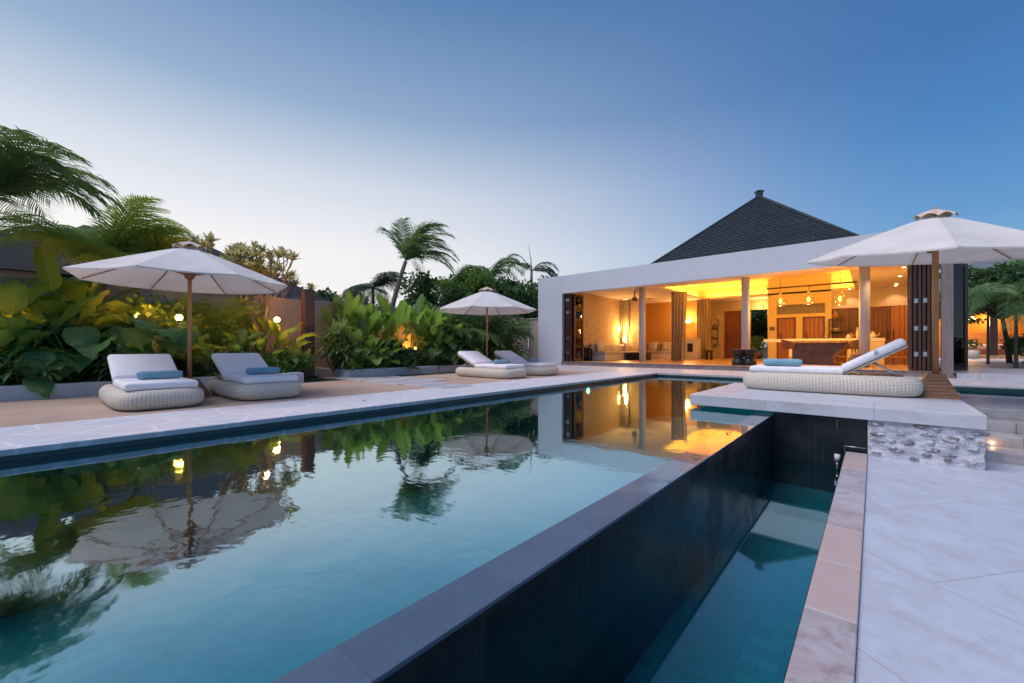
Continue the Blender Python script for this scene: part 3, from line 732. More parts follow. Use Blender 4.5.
for a, b in (((x0,y0),(x1,y0)), ((x1,y0),(x1,y1)), ((x1,y1),(x0,y1)), ((x0,y1),(x0,y0))):
    m.quad((*a,3.5), (*b,3.5), (*b,4.0), (*a,4.0)); m.add([(*a,4.0), (*b,4.0), (cx,cy,6.4)], [(0,1,2)])
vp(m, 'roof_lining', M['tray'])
m = MB()
H = 3.95
for a in ((-10.6, 1.35, 15.86, cy-H), (-10.6, 1.35, cy+H, 26.8), (-10.6, cx-H, cy-H, cy+H), (cx+H, 1.35, cy-H, cy+H)): m.box(*a, 3.82, 3.9)
vp(m, 'roof_deck', M['concrete'])  # unseen slab, added to keep sky light out of the roof cavity
rf = MB(); zc, za = 3.86, 7.52
cs = [(cx-H-.15, cy-H-.15), (cx+H+.15, cy-H-.15), (cx+H+.15, cy+H+.15), (cx-H-.15, cy+H+.15)]
for i in range(4): # courses of shingles stepping up to the apex
    a, b = Vector((*cs[i], zc)), Vector((*cs[(i+1) % 4], zc)); ap = Vector((cx, cy, za)); nn = (b-a).cross(ap-a).normalized()
    K = 44
    for k in range(K):
        p0, p1 = a.lerp(ap, k/K), b.lerp(ap, k/K); q0, q1 = a.lerp(ap, (k+1.0)/K), b.lerp(ap, (k+1.0)/K)
        rf.quad(p0+nn*.035, p1+nn*.035, q1, q0); rf.quad(p0, p1, p1+nn*.035, p0+nn*.035)
roof = vp(rf, 'pyramid_roof', M['shingle'])
m = MB()
for c in cs: m.tube([(c[0], c[1], zc+.03), (cx, cy, za+.03)], .05, 6)
m.build('hip_cap', M['shingle'], roof)
MB().box(cx-.13, cx+.13, cy-.13, cy+.13, za-.05, za+.22).lathe((cx,cy,za+.2), [(.2,0),(.2,.05),(.02,.1)], 4).build('finial', M['shingle'], roof)
for x in (-7.7, -3.65, -.227):
    vp(MB().lathe((x, 17.6, FL), [(.138, 0), (.138, 3.42-FL)], 32), 'column', M['white'])
vp(MB().box(-10.7, -10.57, 15.9, 21.6, FL, 3.42), 'coral_wall', M['coral'])
vp(MB().box(-10.57, -9.5, 21.5, 21.66, FL, 3.42), 'coral_wall', M['coral'])
vp(MB().box(-10.6, -7.2, 24.2, 24.35, FL, 3.42).box(-10.6, -10.5, 21.7, 24.2, FL, 3.42), 'ochre_wall', M['orange'])
vp(MB().box(-7.35, -7.2, 24.35, 26.0, FL, 3.42), 'side_wall', M['coral'])
# rear coral wall with openings
Yr = 26.0; ops = [(704, 707.5, FL, 2.75), (711, 718.5, .75, 2.45), (724, 742, FL, 2.85), (750, 767.5, FL, 2.85)]
m = MB(); xp = -7.3
for (u0, u1, za_, zb_) in ops:
    xa, xb = xat(u0, Yr), xat(u1, Yr); m.box(xp, xa, Yr, Yr+.25, FL, 3.42); m.box(xa, xb, Yr, Yr+.25, zb_, 3.42)
    if za_ > FL: m.box(xa, xb, Yr, Yr+.25, FL, za_)
    xp = xb
m.box(xp, xp+.12, Yr, Yr+.25, FL, 3.42)
vp(m, 'coral_wall', M['coral'])
xa, xb = xat(711, Yr), xat(718.5, Yr)
m = MB(); m.box(xa, xb, Yr+.24, Yr+.3, .75, 2.45)
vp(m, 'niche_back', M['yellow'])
for z in (1.28, 1.82): vp(MB().box(xa-.005, xb+.005, Yr+.02, Yr+.24, z, z+.05), 'shelf', M['darkframe'])
def door(x0, x1, y, z0, z1, mat, frame, planks=True):
    d = vp(MB().box(x0+.06, x1-.06, y, y+.05, z0+.01, z1-.06), 'door', mat)
    MB().box(x0, x0+.07, y-.04, y+.07, z0, z1).box(x1-.07, x1, y-.04, y+.07, z0, z1).box(x0+.07, x1-.07, y-.04, y+.07, z1-.07, z1).build('door_frame', frame, d)
    MB().tube([(x0+.16, y-.05, z0+.95), (x0+.16, y-.05, z0+1.35)], .014, 8).build('handle', M['black'], d); return d
door(xat(704, Yr), xat(707.5, Yr), Yr+.1, FL, 2.75, M['redwood'], M['darkframe'])
door(xat(724, Yr), xat(742, Yr), Yr+.1, FL, 2.85, M['redwood'], M['redwood'])
# tall yellow lit wall with two doors and a niche (it rises into the roof cove)
Yw = 24.4; xs = [xat(u, Yw) for u in (768, 776.5, 796, 802.5, 825, 831.5)]
dt = 2.26; nt0, nt1 = 2.42, 2.88
m = MB()
m.box(xs[0], xs[1], Yw, Yw+.2, FL, 4.3).box(xs[2], xs[3], Yw, Yw+.2, FL, dt).box(xs[4], xs[5], Yw, Yw+.2, FL, 4.3)
m.box(xs[1], xs[4], Yw, Yw+.2, dt, nt0).box(xs[1], xs[4], Yw, Yw+.2, nt1, 4.3)
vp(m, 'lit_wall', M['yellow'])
vp(MB().box(xs[1], xs[4], Yw+.19, Yw+.3, nt0, nt1), 'niche_back', M['potgrey'])
door(xs[1], xs[2], Yw+.1, FL, dt, M['orangedoor'], M['redwood']); door(xs[3], xs[4], Yw+.1, FL, dt, M['orangedoor'], M['redwood'])
# kitchen side: step, wood wall, beige wall above
vp(MB().box(-1.4, 1.2, 21.4, 24.4, FL, .40), 'raised_floor', M['floorwood'])
xk = xs[5]
vp(MB().box(xk, 1.2, 24.52, 24.6, FL, 2.58), 'wood_panel', M['darkframe'])
vp(MB().box(xk, 1.3, 24.4, 24.6, 2.585, 3.42).box(1.2, 1.34, 16.6, 24.6, FL, 3.42), 'beige_wall', M['beige'])
us = [833, 851, 869, 889, 908]
for i, (a, b) in enumerate(((832, 850), (850, 868), (868, 891), (891, 909))):
    d = vp(MB().box(xat(a, 24.42)+.01, xat(b, 24.42)-.01, 24.42, 24.5, .40, 2.58), 'wood_panel', M['slatwood'] if i != 3 else M['orangedoor'])
    x = xat(b, 24.42)-.1 if i % 2 == 0 else xat(a, 24.42)+.08
    MB().tube([(x, 24.38, 1.15), (x, 24.38, 1.6)], .014, 8).build('handle', M['black'], d)
# folding door stacks
def leaf(x0, x1, y0, y1, z1=3.18, glass=True, hz=(.5, 1.5, 2.5), hinge=True):
    z0 = FL+.01; m = MB()
    m.box(x0, x1, y0, y0+.09, z0, z1).box(x0, x1, y1-.09, y1, z0, z1).box(x0, x1, y0+.09, y1-.09, z0, z0+.14).box(x0, x1, y0+.09, y1-.09, z1-.1, z1)
    d = vp(m, 'folding_door', M['darkframe'], bevel=.003)
    xm = (x0+x1)/2; MB().box(xm-.006, xm+.006, y0+.09, y1-.09, z0+.14, z1-.1).build('pane', M['glass'], d)
    if hinge:
        for z in hz: MB().box(x0+.01, x1+.03, y0-.012, y0-.001, z, z+.12).build('hinge', M['metal'], d)
    return d
for i in range(4): leaf(-10.58+.10*i, -10.51+.10*i, 15.72+.02*(i % 2), 16.5, hz=(.5, 1.15, 2.3, 2.85), hinge=i in (1, 2))
leaf(-10.16, -10.10, 15.86, 16.62, hinge=False)
for i in range(6): leaf(.73+.088*i, .79+.088*i, 15.74+.03*(i % 2), 16.55, hz=(.55, 1.25, 2.0), hinge=i in (1, 3))
vp(MB().box(1.335, 1.545, 15.48, 15.78, .0, 3.21), 'post', M['greywood'], bevel=.008)
vp(MB().box(1.31, 1.57, 15.455, 15.80, -.01, .07), 'post_base', M['plinth'], bevel=.004)
# open glazed leaf right of the post
a = Vector((1.50, 16.9, 0)); b = Vector((2.00, 17.45, 0)); L_ = (b-a).length
g = vp(MB().box(0, .08, -.03, .03, 0, 3.05).box(L_-.1, L_, -.03, .03, 0, 3.05).box(.08, L_-.1, -.03, .03, 0, .1).box(.08, L_-.1, -.03, .03, 2.96, 3.05), 'glazed_door', M['darkframe'], inv=Matrix.Identity(4), bevel=.003)
g.location = (a.x+5.2, a.y-15.6, .13); g.rotation_euler = (0, 0, math.atan2(b.y-a.y, b.x-a.x))
MB().box(.08, L_-.1, -.006, .006, .1, 2.96).build('pane', M['glass'], g)

# lights hidden in the roof cove
WARM = (1, .50, .10); WARM2 = (1, .50, .15)
for (x, y, sx, sy) in ((cx, Y0-.15, 6.2, .08), (cx, Y1+.15, 6.2, .08), (X0-.15, cy, .08, 6.0), (X1+.15, cy, .08, 6.0)):
    l = light('cove_light', 'AREA', (x, y, 3.54), 92, (1, .47, .08), shape='RECTANGLE', size=sx, size_y=sy)
    l.rotation_euler = (PI, 0, 0); l.visible_camera = True
# ------------------------------------------------------------------ interior things
def T_(name, label, cat, loc, rz=0, group=None): return thing(name, label, cat, loc, rz, group)
# sofas
def sofa(label, loc, rz, Lx, back=.75, d=.95):
    s = T_('sofa', label, 'sofa', loc, rz, 'sofas in the living room')
    MB().box(-Lx/2, Lx/2, -d/2, d/2, 0, .28).build('base', M['sofabase'], s, bevel=.01)
    n = max(2, round(Lx/1.0))
    for i in range(n):
        a = -Lx/2+.05+(Lx-.1)*i/n; b = -Lx/2+.05+(Lx-.1)*(i+1)/n-.01
        MB().box(a, b, -d/2+.03, d/2-.2, .28, .44).build('seat_cushion', M['cushsofa'], s, bevel=.04, segs=4)
        o = MB().box(a, b, d/2-.26, d/2-.04, .42, back+.03).build('back_cushion', M['cushsofa'], s, bevel=.05, segs=4)
    return s
def pillow(label, loc, rz, w_=.45, tilt=.3, mat='cushpillow'):
    t = T_('scatter_cushion', label, 'cushion', loc, rz, 'scatter cushions on the sofas')
    m = MB(); n = 8
    vs = []
    for sgn in (-1, 1):
        for i in range(n+1):
            for j in range(n+1):
                x, z = (i/n-.5), (j/n-.5); th = .085*((1-(2*x)**4)*(1-(2*z)**4))**.6
                y = sgn*th; vs.append((x*w_*(1-.06*(1-abs(2*z))), y*math.cos(tilt)+(z+.5)*w_*math.sin(tilt), (z+.5)*w_*math.cos(tilt)-y*math.sin(tilt)))
    q = (n+1)**2
    fs = [(i*(n+1)+j, (i+1)*(n+1)+j, (i+1)*(n+1)+j+1, i*(n+1)+j+1) for i in range(n) for j in range(n)]
    fs2 = [tuple(q+k for k in reversed(f)) for f in fs]
    m.add(vs, fs+fs2, None, True); m.build('cover', M[mat], t); return t
sofa('long built in sofa against the left coral stone wall', (-10.0, 19.4, FL), PI/2, 3.6)
sofa('sofa with tall cushions against the ochre wall behind the first column', (-9.05, 22.9, FL), 0, 2.5, .85)
for i, (x, y, r_, l_) in enumerate(((-9.95, 18.0, PI/2, 'pale scatter cushion on the front end of the left sofa'), (-9.95, 20.9, PI/2, 'pale scatter cushion on the far end of the left sofa'),
        (-9.4, 22.8, 0, 'pale scatter cushion on the sofa behind the first column, left one'), (-8.6, 22.8, .1, 'pale scatter cushion on the sofa behind the first column, right one'))):
    pillow(l_, (x, y, FL+.45), r_+0*i, .5)
# coffee table
t = T_('coffee_table', 'low black coffee table in front of the sofas', 'table', (-8.9, 19.9, FL))
MB().box(-.55, .55, -.4, .4, .30, .38).build('tabletop', M['black'], t, bevel=.01); MB().box(-.5, .5, -.35, .35, 0, .30).build('base', M['black'], t, bevel=.01)
# black stools
def stool(kind, label, loc, r=.2, h=.45, grp=None):
    s = T_('stool', label, 'stool', loc, 0, grp)
    if kind == 'hour':
        MB().lathe((0,0,0), [(r,0), (r*1.05,.05), (r*.95,h*.3), (r*.62,h*.5), (r*.62,h*.5+.01)], 20).build('base', M['black'], s)
        MB().lathe((0,0,h*.5+.01), [(r*.62,0), (r*.95,h*.2), (r*1.08,h*.42), (r*1.1,h*.49)], 20).build('seat', M['black'], s)
        MB().lathe((0,0,h*.48), [(r*.66,0), (r*.95,.03), (r*.66,.07)], 20).build('waist_ring', M['black'], s)
    else:
        MB().lathe((0,0,h*.85), [(r,0), (r*1.02,h*.05), (r,h*.15)], 20).build('seat', M['black'], s)
        for k in range(4):
            a = PI/4+k*PI/2; x, y = math.cos(a)*r*.8, math.sin(a)*r*.8
            MB().tube([(x, y, h*.86), (x*1.05, y*1.05, h*.4), (x, y, 0)], [.045, .035, .045], 8).build('leg', M['black'], s)
    return s
BS = 'black carved stools in the villa'
stool('hour', 'black hourglass drum stool left of the second column', (xat(738.5, 16.6), 16.6, FL), .215, .56, BS)
stool('hour', 'black hourglass drum stool in front of the second column, right of its twin', (xat(749.5, 16.65), 16.65, FL), .215, .56, BS)
stool('leg', 'black drum stool at the left end beside the folding door and sofa', (xat(588, 17.4), 17.4, FL), .2, .62, BS)
stool('leg', 'black legged stool beside the curtain and hearth', (xat(679.5, 20.5), 20.5, FL), .2, .55, BS)
stool('leg', 'small black legged stool right of the hearth near the shelf niche', (xat(709, 23.0), 23.0, FL), .19, .5, BS)
# hearth
h = T_('hearth', 'cream block hearth with small black firebox against the ochre wall', 'fireplace', (xat(691, 23.6), 23.7, FL))
m = MB(); m.box(-.42, -.16, -.3, .3, 0, 1.05).box(.16, .42, -.3, .3, 0, 1.05).box(-.16, .16, -.3, .3, 0, .38).box(-.16, .16, -.3, .3, .85, 1.05).box(-.46, .46, -.34, .34, 1.05, 1.10)
m.build('surround', M['sofabase'], h, bevel=.008); MB().box(-.155, .155, -.2, .28, .385, .845).build('firebox', M['black'], h)
# curtains
def curtain(label, x, y, w_top, w_tie, rz, zt=3.38, waist=None, side=1):
    c = T_('curtain', label, 'curtain', (x, y, FL), rz, 'tall linen curtains in the living room')
    m = MB(); nz, nx = 26, 48; vs = []; hh = zt-FL
    for j in range(nz+1):
        s = j/nz; z = hh*(1-s)
        ww = w_top+(w_tie-w_top)*min(1, s*1.0)**1.2
        off = side*(w_top-ww)/2
        for i in range(nx+1):
            q = i/nx-.5
            vs.append((off+q*ww, .085*math.sin(q*30+.6*math.sin(s*3))*(.5+.5*w_tie/max(ww, .01))+.02*math.sin(q*90+s*4), z+.01))
    fs = [(j*(nx+1)+i, j*(nx+1)+i+1, (j+1)*(nx+1)+i+1, (j+1)*(nx+1)+i) for j in range(nz) for i in range(nx)]
    m.add(vs, fs, None, True); m.build('cloth', M['linen'], c)
    MB().tube([(-w_top/2-.03, 0, hh+.01), (w_top/2+.03, 0, hh+.01)], .02, 8).build('rail', M['fanblack'], c); return c
curtain('narrow linen curtain gathered between two coral walls left of the first column', xat(623, 21.2), 21.2, .62, .3, 0, side=1)
curtain('broad dark linen curtain right of the first column beside the sofa', xat(679, 20.0), 20.0, .70, .58, 0, side=-1)
curtain('linen curtain right of the wall lamp by the shelf niche', xat(703, 24.0), 24.0, .6, .5, 0, side=-1)
# ceiling fan
f = T_('ceiling_fan', 'dark ceiling fan hanging left of the first column', 'fan', (xat(634.5, 18.6), 18.6, 3.42))
MB().tube([(0,0,0), (0,0,-.28)], .02, 10).build('rod', M['fanblack'], f); MB().lathe((0,0,-.46), [(.02,0), (.1,.03), (.13,.1), (.11,.18), (.03,.21)], 18).build('motor', M['fanblack'], f)
for k in range(4):
    a = k*PI/2+.5; m = MB(); ca, sa = math.cos(a), math.sin(a)
    pts = [(.1,-.05), (.3,-.075), (.72,-.08), (.78,0), (.72,.08), (.3,.075), (.1,.05)]
    vs = [(p*ca-q*sa, p*sa+q*ca, -.34+.12*q) for p, q in pts]+[(p*ca-q*sa, p*sa+q*ca, -.355+.12*q) for p, q in pts]; n = len(pts)
    m.add(vs, [tuple(range(n)), tuple(range(2*n-1, n-1, -1))]+[(i, n+i, n+(i+1) % n, (i+1) % n) for i in range(n)]); m.build('blade', M['fanblack'], f)
# lamps
def table_lamp(label, loc, e=45, hh=.42):
    t = T_('table_lamp', label, 'lamp', loc)
    MB().lathe((0,0,0), [(.07,0), (.075,.01), (.02,.03), (.018,hh*.6)], 14).build('base', M['teakbase'], t)
    MB().ball((0,0,hh*.6+.14), .13, 16, 10).build('globe_shade', M['bulb'], t)
    light('lamp_light', 'POINT', (0, -.02, hh*.6+.36), e, WARM2, t, .08); return t
s = T_('side_table', 'small dark side table against the coral wall carrying the glowing globe lamp', 'table', (-10.25, 21.2, FL))
MB().box(-.25, .25, -.2, .2, .62, .66).build('tabletop', M['darkframe'], s)
for a in (-1, 1):
    for b in (-1, 1): MB().tube([(a*.2, b*.15, 0), (a*.2, b*.15, .62)], .02, 8).build('leg', M['darkframe'], s)
table_lamp('glowing globe lamp beside the left coral stone wall', (-10.25, 21.2, FL+.66), 150)
w_ = T_('wall_light', 'glowing tapered wall light above the globe lamp on coral stone', 'lamp', (-10.54, 20.9, 1.75))
MB().lathe((.06,0,-.15), [(.02,0), (.05,.06), (.06,.3), (.03,.36)], 14).build('shade', M['bulb'], w_); light('wall_lamp_light', 'POINT', (.5, 0, .1), 80, WARM2, w_, .06)
def sconce(label, loc, e, r=.1):
    s = T_('wall_light', label, 'lamp', loc)
    MB().lathe((0,-.08,-.06), [(.02,0), (r,.05), (r*1.15,.10), (r*.7,.13)], 16).build('shade', M['bulb'], s); MB().tube([(0,0,0), (0,-.08,0)], .015, 8).build('bracket', M['metal'], s)
    light('wall_lamp_light', 'POINT', (0, -.3, .12), e, WARM2, s, .06)
sconce('glowing bowl wall light on the ochre wall above the hearth', (xat(688.5, 24.2), 24.19, 2.22), 120, .16)
s = T_('wall_speaker', 'small black box fixed on the lit yellow wall pillar', 'speaker', (xat(772.5, 24.4), 24.39, 1.72))
MB().box(-.09, .09, -.09, -.0, -.06, .08).build('box', M['black'], s, bevel=.01); MB().tube([(0,-.09,.01), (0,-.1,.01)], .035, 12).build('grille', M['metal'], s)
s = T_('wall_spotlight', 'small spotlight at the top corner of the opening left of the yellow pillar', 'lamp', (xat(762, 25.9), 25.95, 2.98))
MB().tube([(0,0,.05), (0,-.16,.0)], .045, 12).build('spot_body', M['black'], s); MB().tube([(0,-.16,.0), (0,-.17,-.003)], .04, 12).build('lens', M['bulb'], s); light('spot_light', 'POINT', (0, -.4, .0), 60, WARM2, s)
# downlights
DL = 'recessed downlights in the kitchen ceiling'
for i, (u, v, lb) in enumerate(((904, 267, 'nearest'), (900, 276, 'second from the front'), (896.5, 283.5, 'third from the front'), (894.5, 289, 'furthest back'), (851, 292, 'alone, left of the third column'), (890, 262, 'in front of the folding doors'))):
    d_ = (3.42-EYE)*F/(347.1-v); l_ = d_*(u-512)/F; x, y = -SN*d_+CS*l_, CS*d_+SN*l_
    x = min(x, 1.0); y = min(y, 24.0)
    t = T_('downlight', f'small glowing recessed downlight in the kitchen ceiling, {lb}', 'downlight', (x, y, 3.42), 0, DL)
    MB().lathe((0,0,-.008), [(.075,0), (.075,.01)], 18).build('trim_ring', M['white'], t); MB().lathe((0,0,-.013), [(.05,0), (.05,.006)], 16).build('lamp', M['downglow'], t)
    l = light('downlight_light', 'SPOT', (0, 0, -.05), 45, (1,.55,.25), t, .04, spot_size=R(110), spot_blend=.6)
# pendants on a rail
Yp = 18.6; xr0, xr1 = xat(767, Yp), xat(857, Yp)
t = T_('pendant_rail', 'long brown wooden rail hung over the bar carrying three pendants', 'rail', ((xr0+xr1)/2, Yp, 3.05))
MB().tube([(xr0-(xr0+xr1)/2, 0, 0), (xr1-(xr0+xr1)/2, 0, .0)], .03, 10).build('rail', M['postwood'], t)
for a in (-.9, .9): MB().tube([(a, 0, 0), (a, 0, .37 if abs(a) < 1.2 else .3)], .006, 6).build('hanger', M['black'], t)
for u, sc_, lb in ((780.5, 1, 'left'), (808.5, 1, 'middle'), (840, 1.15, 'right, the largest looking')):
    x = xat(u, Yp); t = T_('pendant_lamp', f'glowing amber bottle pendant over the bar, {lb}', 'pendant lamp', (x, Yp, 3.02), 0, 'amber bottle pendants over the bar')
    MB().tube([(0,0,0), (0,0,-.14)], .008, 6).build('cord', M['black'], t)
    MB().lathe((0,0,-.14-.52*sc_), [(.135*sc_,0), (.15*sc_,.02), (.15*sc_,.30*sc_), (.06*sc_,.42*sc_), (.045*sc_,.52*sc_)], 20).build('glass_shade', M['amberglass'], t)
    MB().ball((0,0,-.14-.33*sc_), .055, 12, 8, 1.7).build('bulb', M['bulb'], t)
    light('pendant_light', 'POINT', (0, 0, -.14-.60*sc_), 150, WARM, t, .05)
# bar with live edge top and slate front
Yb = 19.0; xb0, xb1 = xat(791, Yb), xat(846, Yb)
t = T_('bar_table', 'bar table with live edge wood top, dark slate front and curved wooden end', 'bar', ((xb0+xb1)/2, Yb, FL)); hw = (xb1-xb0)/2
m = MB(); n = 24; vs = []
for k, z in enumerate((.80, .88)):
    for i in range(n+1):
        x = -hw-.1+(2*hw+.25)*i/n; vs.append((x, -.36-.03*math.sin(i*1.3)-.02*math.sin(i*2.9)+.015*k, z))
    for i in range(n, -1, -1):
        x = -hw-.1+(2*hw+.25)*i/n; vs.append((x, .36+.03*math.sin(i*1.7), z))
q = 2*(n+1); m.add(vs, [tuple(range(q-1, -1, -1)), tuple(range(q, 2*q))]+[(i, (i+1) % q, q+(i+1) % q, q+i) for i in range(q)]); m.build('tabletop', M['barktop'], t)
m = MB(); pts = [(-hw+.05, 0), (-hw+.08, .80), (hw+.02, .80), (hw-.28, .35), (hw-.32, .0)]
vs = [(x, -.22, z) for x, z in pts]+[(x, -.14, z) for x, z in pts]; n = len(pts)
m.add(vs, [tuple(range(n-1, -1, -1)), tuple(range(n, 2*n))]+[(i, (i+1) % n, n+(i+1) % n, n+i) for i in range(n)]); m.build('slate_front', M['slate'], t)
m = MB(); m.tube([(hw+.02,-.18,.80), (hw+.02,-.18,.62), (hw-.22,-.18,.46), (hw-.34,-.18,.28), (hw-.30,-.18,.1), (hw-.18,-.18,0)], .055, 8); m.build('curved_leg', M['barktop'], t)
# counter
xc0, xc1 = xat(765, 20.6), xat(885, 20.6)
t = T_('counter', 'long cream kitchen counter behind the bar', 'counter', ((xc0+xc1)/2, 20.6, FL)); hw = (xc1-xc0)/2
MB().box(-hw, hw, -.35, .35, .86, .98).build('worktop', M['sofabase'], t, bevel=.008); MB().box(hw-1.1, hw-.02, -.33, .33, 0, .86).build('end_block', M['beige'], t, bevel=.006)
MB().box(-hw+.9, -hw+1.05, -.3, .3, 0, .86).build('support', M['sofabase'], t)
for (u, r_, h_, mat, nm, lb, ct) in ((848.5, .09, .16, 'ceramic', 'bowl', 'cream ceramic bowl left on the counter by the column', 'bowl'), (851.5, .05, .22, 'terracotta', 'jug', 'small terracotta jug among the dishes on the counter', 'jug'),
        (857.5, .05, .42, 'ceramic', 'bottle', 'tall cream bottle next to the third column on the counter', 'bottle'), (873, .11, .24, 'ceramic', 'teapot', 'cream teapot on the counter right of the third column', 'teapot'),
        (826, .05, .2, 'potgrey', 'glass_jar', 'small grey jar on the counter above the slate panel', 'jar')):
    o = T_(nm, lb, ct, (xat(u, 20.5), 20.5, FL+.98))
    MB().lathe((0,0,0), [(r_*.6,0), (r_,h_*.25), (r_*.9,h_*.55), (r_*.4,h_*.75), (r_*.45,h_)], 16).build('body', M[mat], o)
    if nm in ('teapot', 'jug'): MB().tube([(r_*.8,0,h_*.3), (r_*1.7,0,h_*.55), (r_*1.5,0,h_*.75)], .014, 6).build('spout', M[mat], o)
# shelves with a little lamp
xs_ = xat(835, 23.9)
t = T_('wall_shelf', 'two small dark shelves between the yellow wall and wood wall', 'shelf', (xs_, 24.1, 1.5))
for z in (.0, .55): MB().box(-.25, .28, -.22, .24, z, z+.04).build('shelf_board', M['darkframe'], t)
MB().box(-.25, -.21, -.2, .2, -.3, .55).build('side_post', M['darkframe'], t)
o = T_('vase', 'round amber vase on the upper dark shelf', 'vase', (xs_, 24.0, 2.09)); MB().lathe((0,0,0), [(.06,0), (.13,.08), (.13,.16), (.05,.25), (.05,.34)], 14).build('body', M['terracotta'], o)
o = T_('vase', 'low pale bowl vase on the lower dark shelf', 'vase', (xs_+.04, 24.0, 1.54)); MB().lathe((0,0,0), [(.06,0), (.14,.06), (.11,.12)], 14).build('body', M['ceramic'], o)
for i, (z, mm) in enumerate(((.75, 'potgrey'), (1.33, 'ceramic'), (1.87, 'potgrey'))):
    o = T_('vase', ('grey urn', 'cream round pot', 'small dark vase')[i]+' in the '+('bottom', 'middle', 'top')[i]+' of the shelf niche', 'vase', (xat(715, 26.1), 26.14, z))
    MB().lathe((0,0,0), [(.06,0), (.11,.1), (.08,.22), (.05,.28)], 12).build('body', M[mm], o)
# wicker chairs
def chair(label, loc, rz):
    t = T_('bar_chair', label, 'chair', loc, rz, 'wicker chairs around the bar')
    m = MB(); vs = []; nx, nz = 14, 7
    for j in range(nz+1):
        s = j/nz
        for i in range(nx+1):
            a = -1.9+3.8*i/nx; r_ = .25+.05*s; hgt = .62+(.34-.12*abs(a)/1.9)*s
            vs.append((r_*math.sin(a), -r_*math.cos(a)*-1*.9, hgt))
    m.add(vs, [(j*(nx+1)+i, j*(nx+1)+i+1, (j+1)*(nx+1)+i+1, (j+1)*(nx+1)+i) for j in range(nz) for i in range(nx)], None, True)
    o = m.build('backrest', M['rattanbrown'], t); md = o.modifiers.new('thick', 'SOLIDIFY'); md.thickness = .02
    MB().lathe((0,0,.58), [(.24,0), (.26,.03), (.24,.07)], 18).build('seat', M['rattanbrown'], t)
    for a in range(4):
        b = PI/4+a*PI/2; MB().tube([(.17*math.cos(b), .17*math.sin(b), .6), (.23*math.cos(b), .23*math.sin(b), 0)], [.02, .015], 8).build('leg', M['teak'], t)
    MB().tube([(.2*math.cos(k*PI/4), .2*math.sin(k*PI/4), .24) for k in range(9)], .01, 6, False).build('foot_ring', M['teak'], t); return t
chair('wicker bar chair left of the slate fronted bar', (xat(790, 18.9), 18.9, FL), 2.0)
chair('wicker bar chair tucked under the right end of the bar', (xat(851, 19.3), 19.3, FL), -1.6)
chair('wicker chair just left of the third column', (xat(859, 18.5), 18.5, FL), -2.4)
# round woven pouf near the third column
o = T_('basket', 'round woven basket at the foot of the third column', 'basket', (xat(861, 17.2)-.12, 17.2, FL)); MB().lathe((0,0,0), [(.13,0), (.2,.1), (.21,.24), (.15,.36), (.15,.42)], 18).build('body', M['rattanbrown'], o)

# ------------------------------------------------------------------ vegetation
WIND = Vector((.35, .25, 0))
def frond(mb, o, az, el, L, droop=1.0, n=30, ll=.5, lw=.03, hang=.5, segs=12, wind=.25, twist=0):
    """one pinnate palm frond: arched rachis with rows of drooping leaflets"""
    d = Vector((math.cos(az)*math.cos(el), math.sin(az)*math.cos(el), math.sin(el))); p = Vector(o); pts = [p.copy()]
    for i in range(segs):
        s = i/segs; d = (d+Vector((0,0,-1))*droop*(.05+.22*s)+WIND*wind*.12).normalized(); p = p+d*L/segs; pts.append(p.copy())
    mb.tube(pts, [max(.004, .02*(1-i/segs))*max(1, L/2.5) for i in range(segs+1)], 4, False)
    for i in range(n):
        s = .12+.88*i/n; q = s*segs; k = min(int(q), segs-1); f = q-k; b = pts[k].lerp(pts[k+1], f); t = (pts[k+1]-pts[k]).normalized()
        side = t.cross(Vector((0,0,1))); side = side.normalized() if side.length > .05 else Vector((1,0,0))
        up = side.cross(t)
        ln = ll*(math.sin(PI*(.12+.80*s))**.7)*random.uniform(.85, 1.1)
        for sg in (-1, 1):
            v = (side*sg*.85+t*(.35+.6*s)+up*random.uniform(-.05, .3)).normalized(); e1 = b+v*ln*.5+Vector((0,0,-1))*hang*ln*.12+WIND*wind*.05; v2 = (v+Vector((0,0,-1))*hang*random.uniform(.7, 1.3)+WIND*wind*.5).normalized()
            e2 = e1+v2*ln*.55; wv = (t*.8+up*.3).normalized()*lw
            mb.add([b-wv*.4, b+wv*.4, e1+wv*.6, e1-wv*.6, e2], [(0,1,2,3), (3,2,4)])
def palm(name, label, loc, h, lean, nf, fl, group=None, mat='palm', ll=.55, tr=.10, seed=1, elr=(.15, 1.25), n=30, hang=.5, wind=.6, droop=1.0, azs=None, lw=.03):
    random.seed(seed); t = thing(name, label, 'palm', loc, 0, group)
    m = MB(); K = 10; pts = [Vector((lean[0]*(i/K)**1.6, lean[1]*(i/K)**1.6, h*i/K)) for i in range(K+1)]
    m.tube(pts, [tr*(1.25-.55*i/K+(.25 if i == 0 else 0)) for i in range(K+1)], 12)
    if h > .3: m.build('trunk', M['palmbark'], t)
    c = MB()
    for i in range(nf):
        az = (azs[i % len(azs)] if azs else i*2.4)+random.uniform(-.25, .25); el = elr[0]+(elr[1]-elr[0])*((i*.618) % 1)
        frond(c, pts[-1]+Vector((0,0,.02)), az, el, fl*random.uniform(.85, 1.1), droop*random.uniform(.85, 1.25), n, ll, lw, hang, wind=wind)
    c.build('crown', M[mat], t); return t
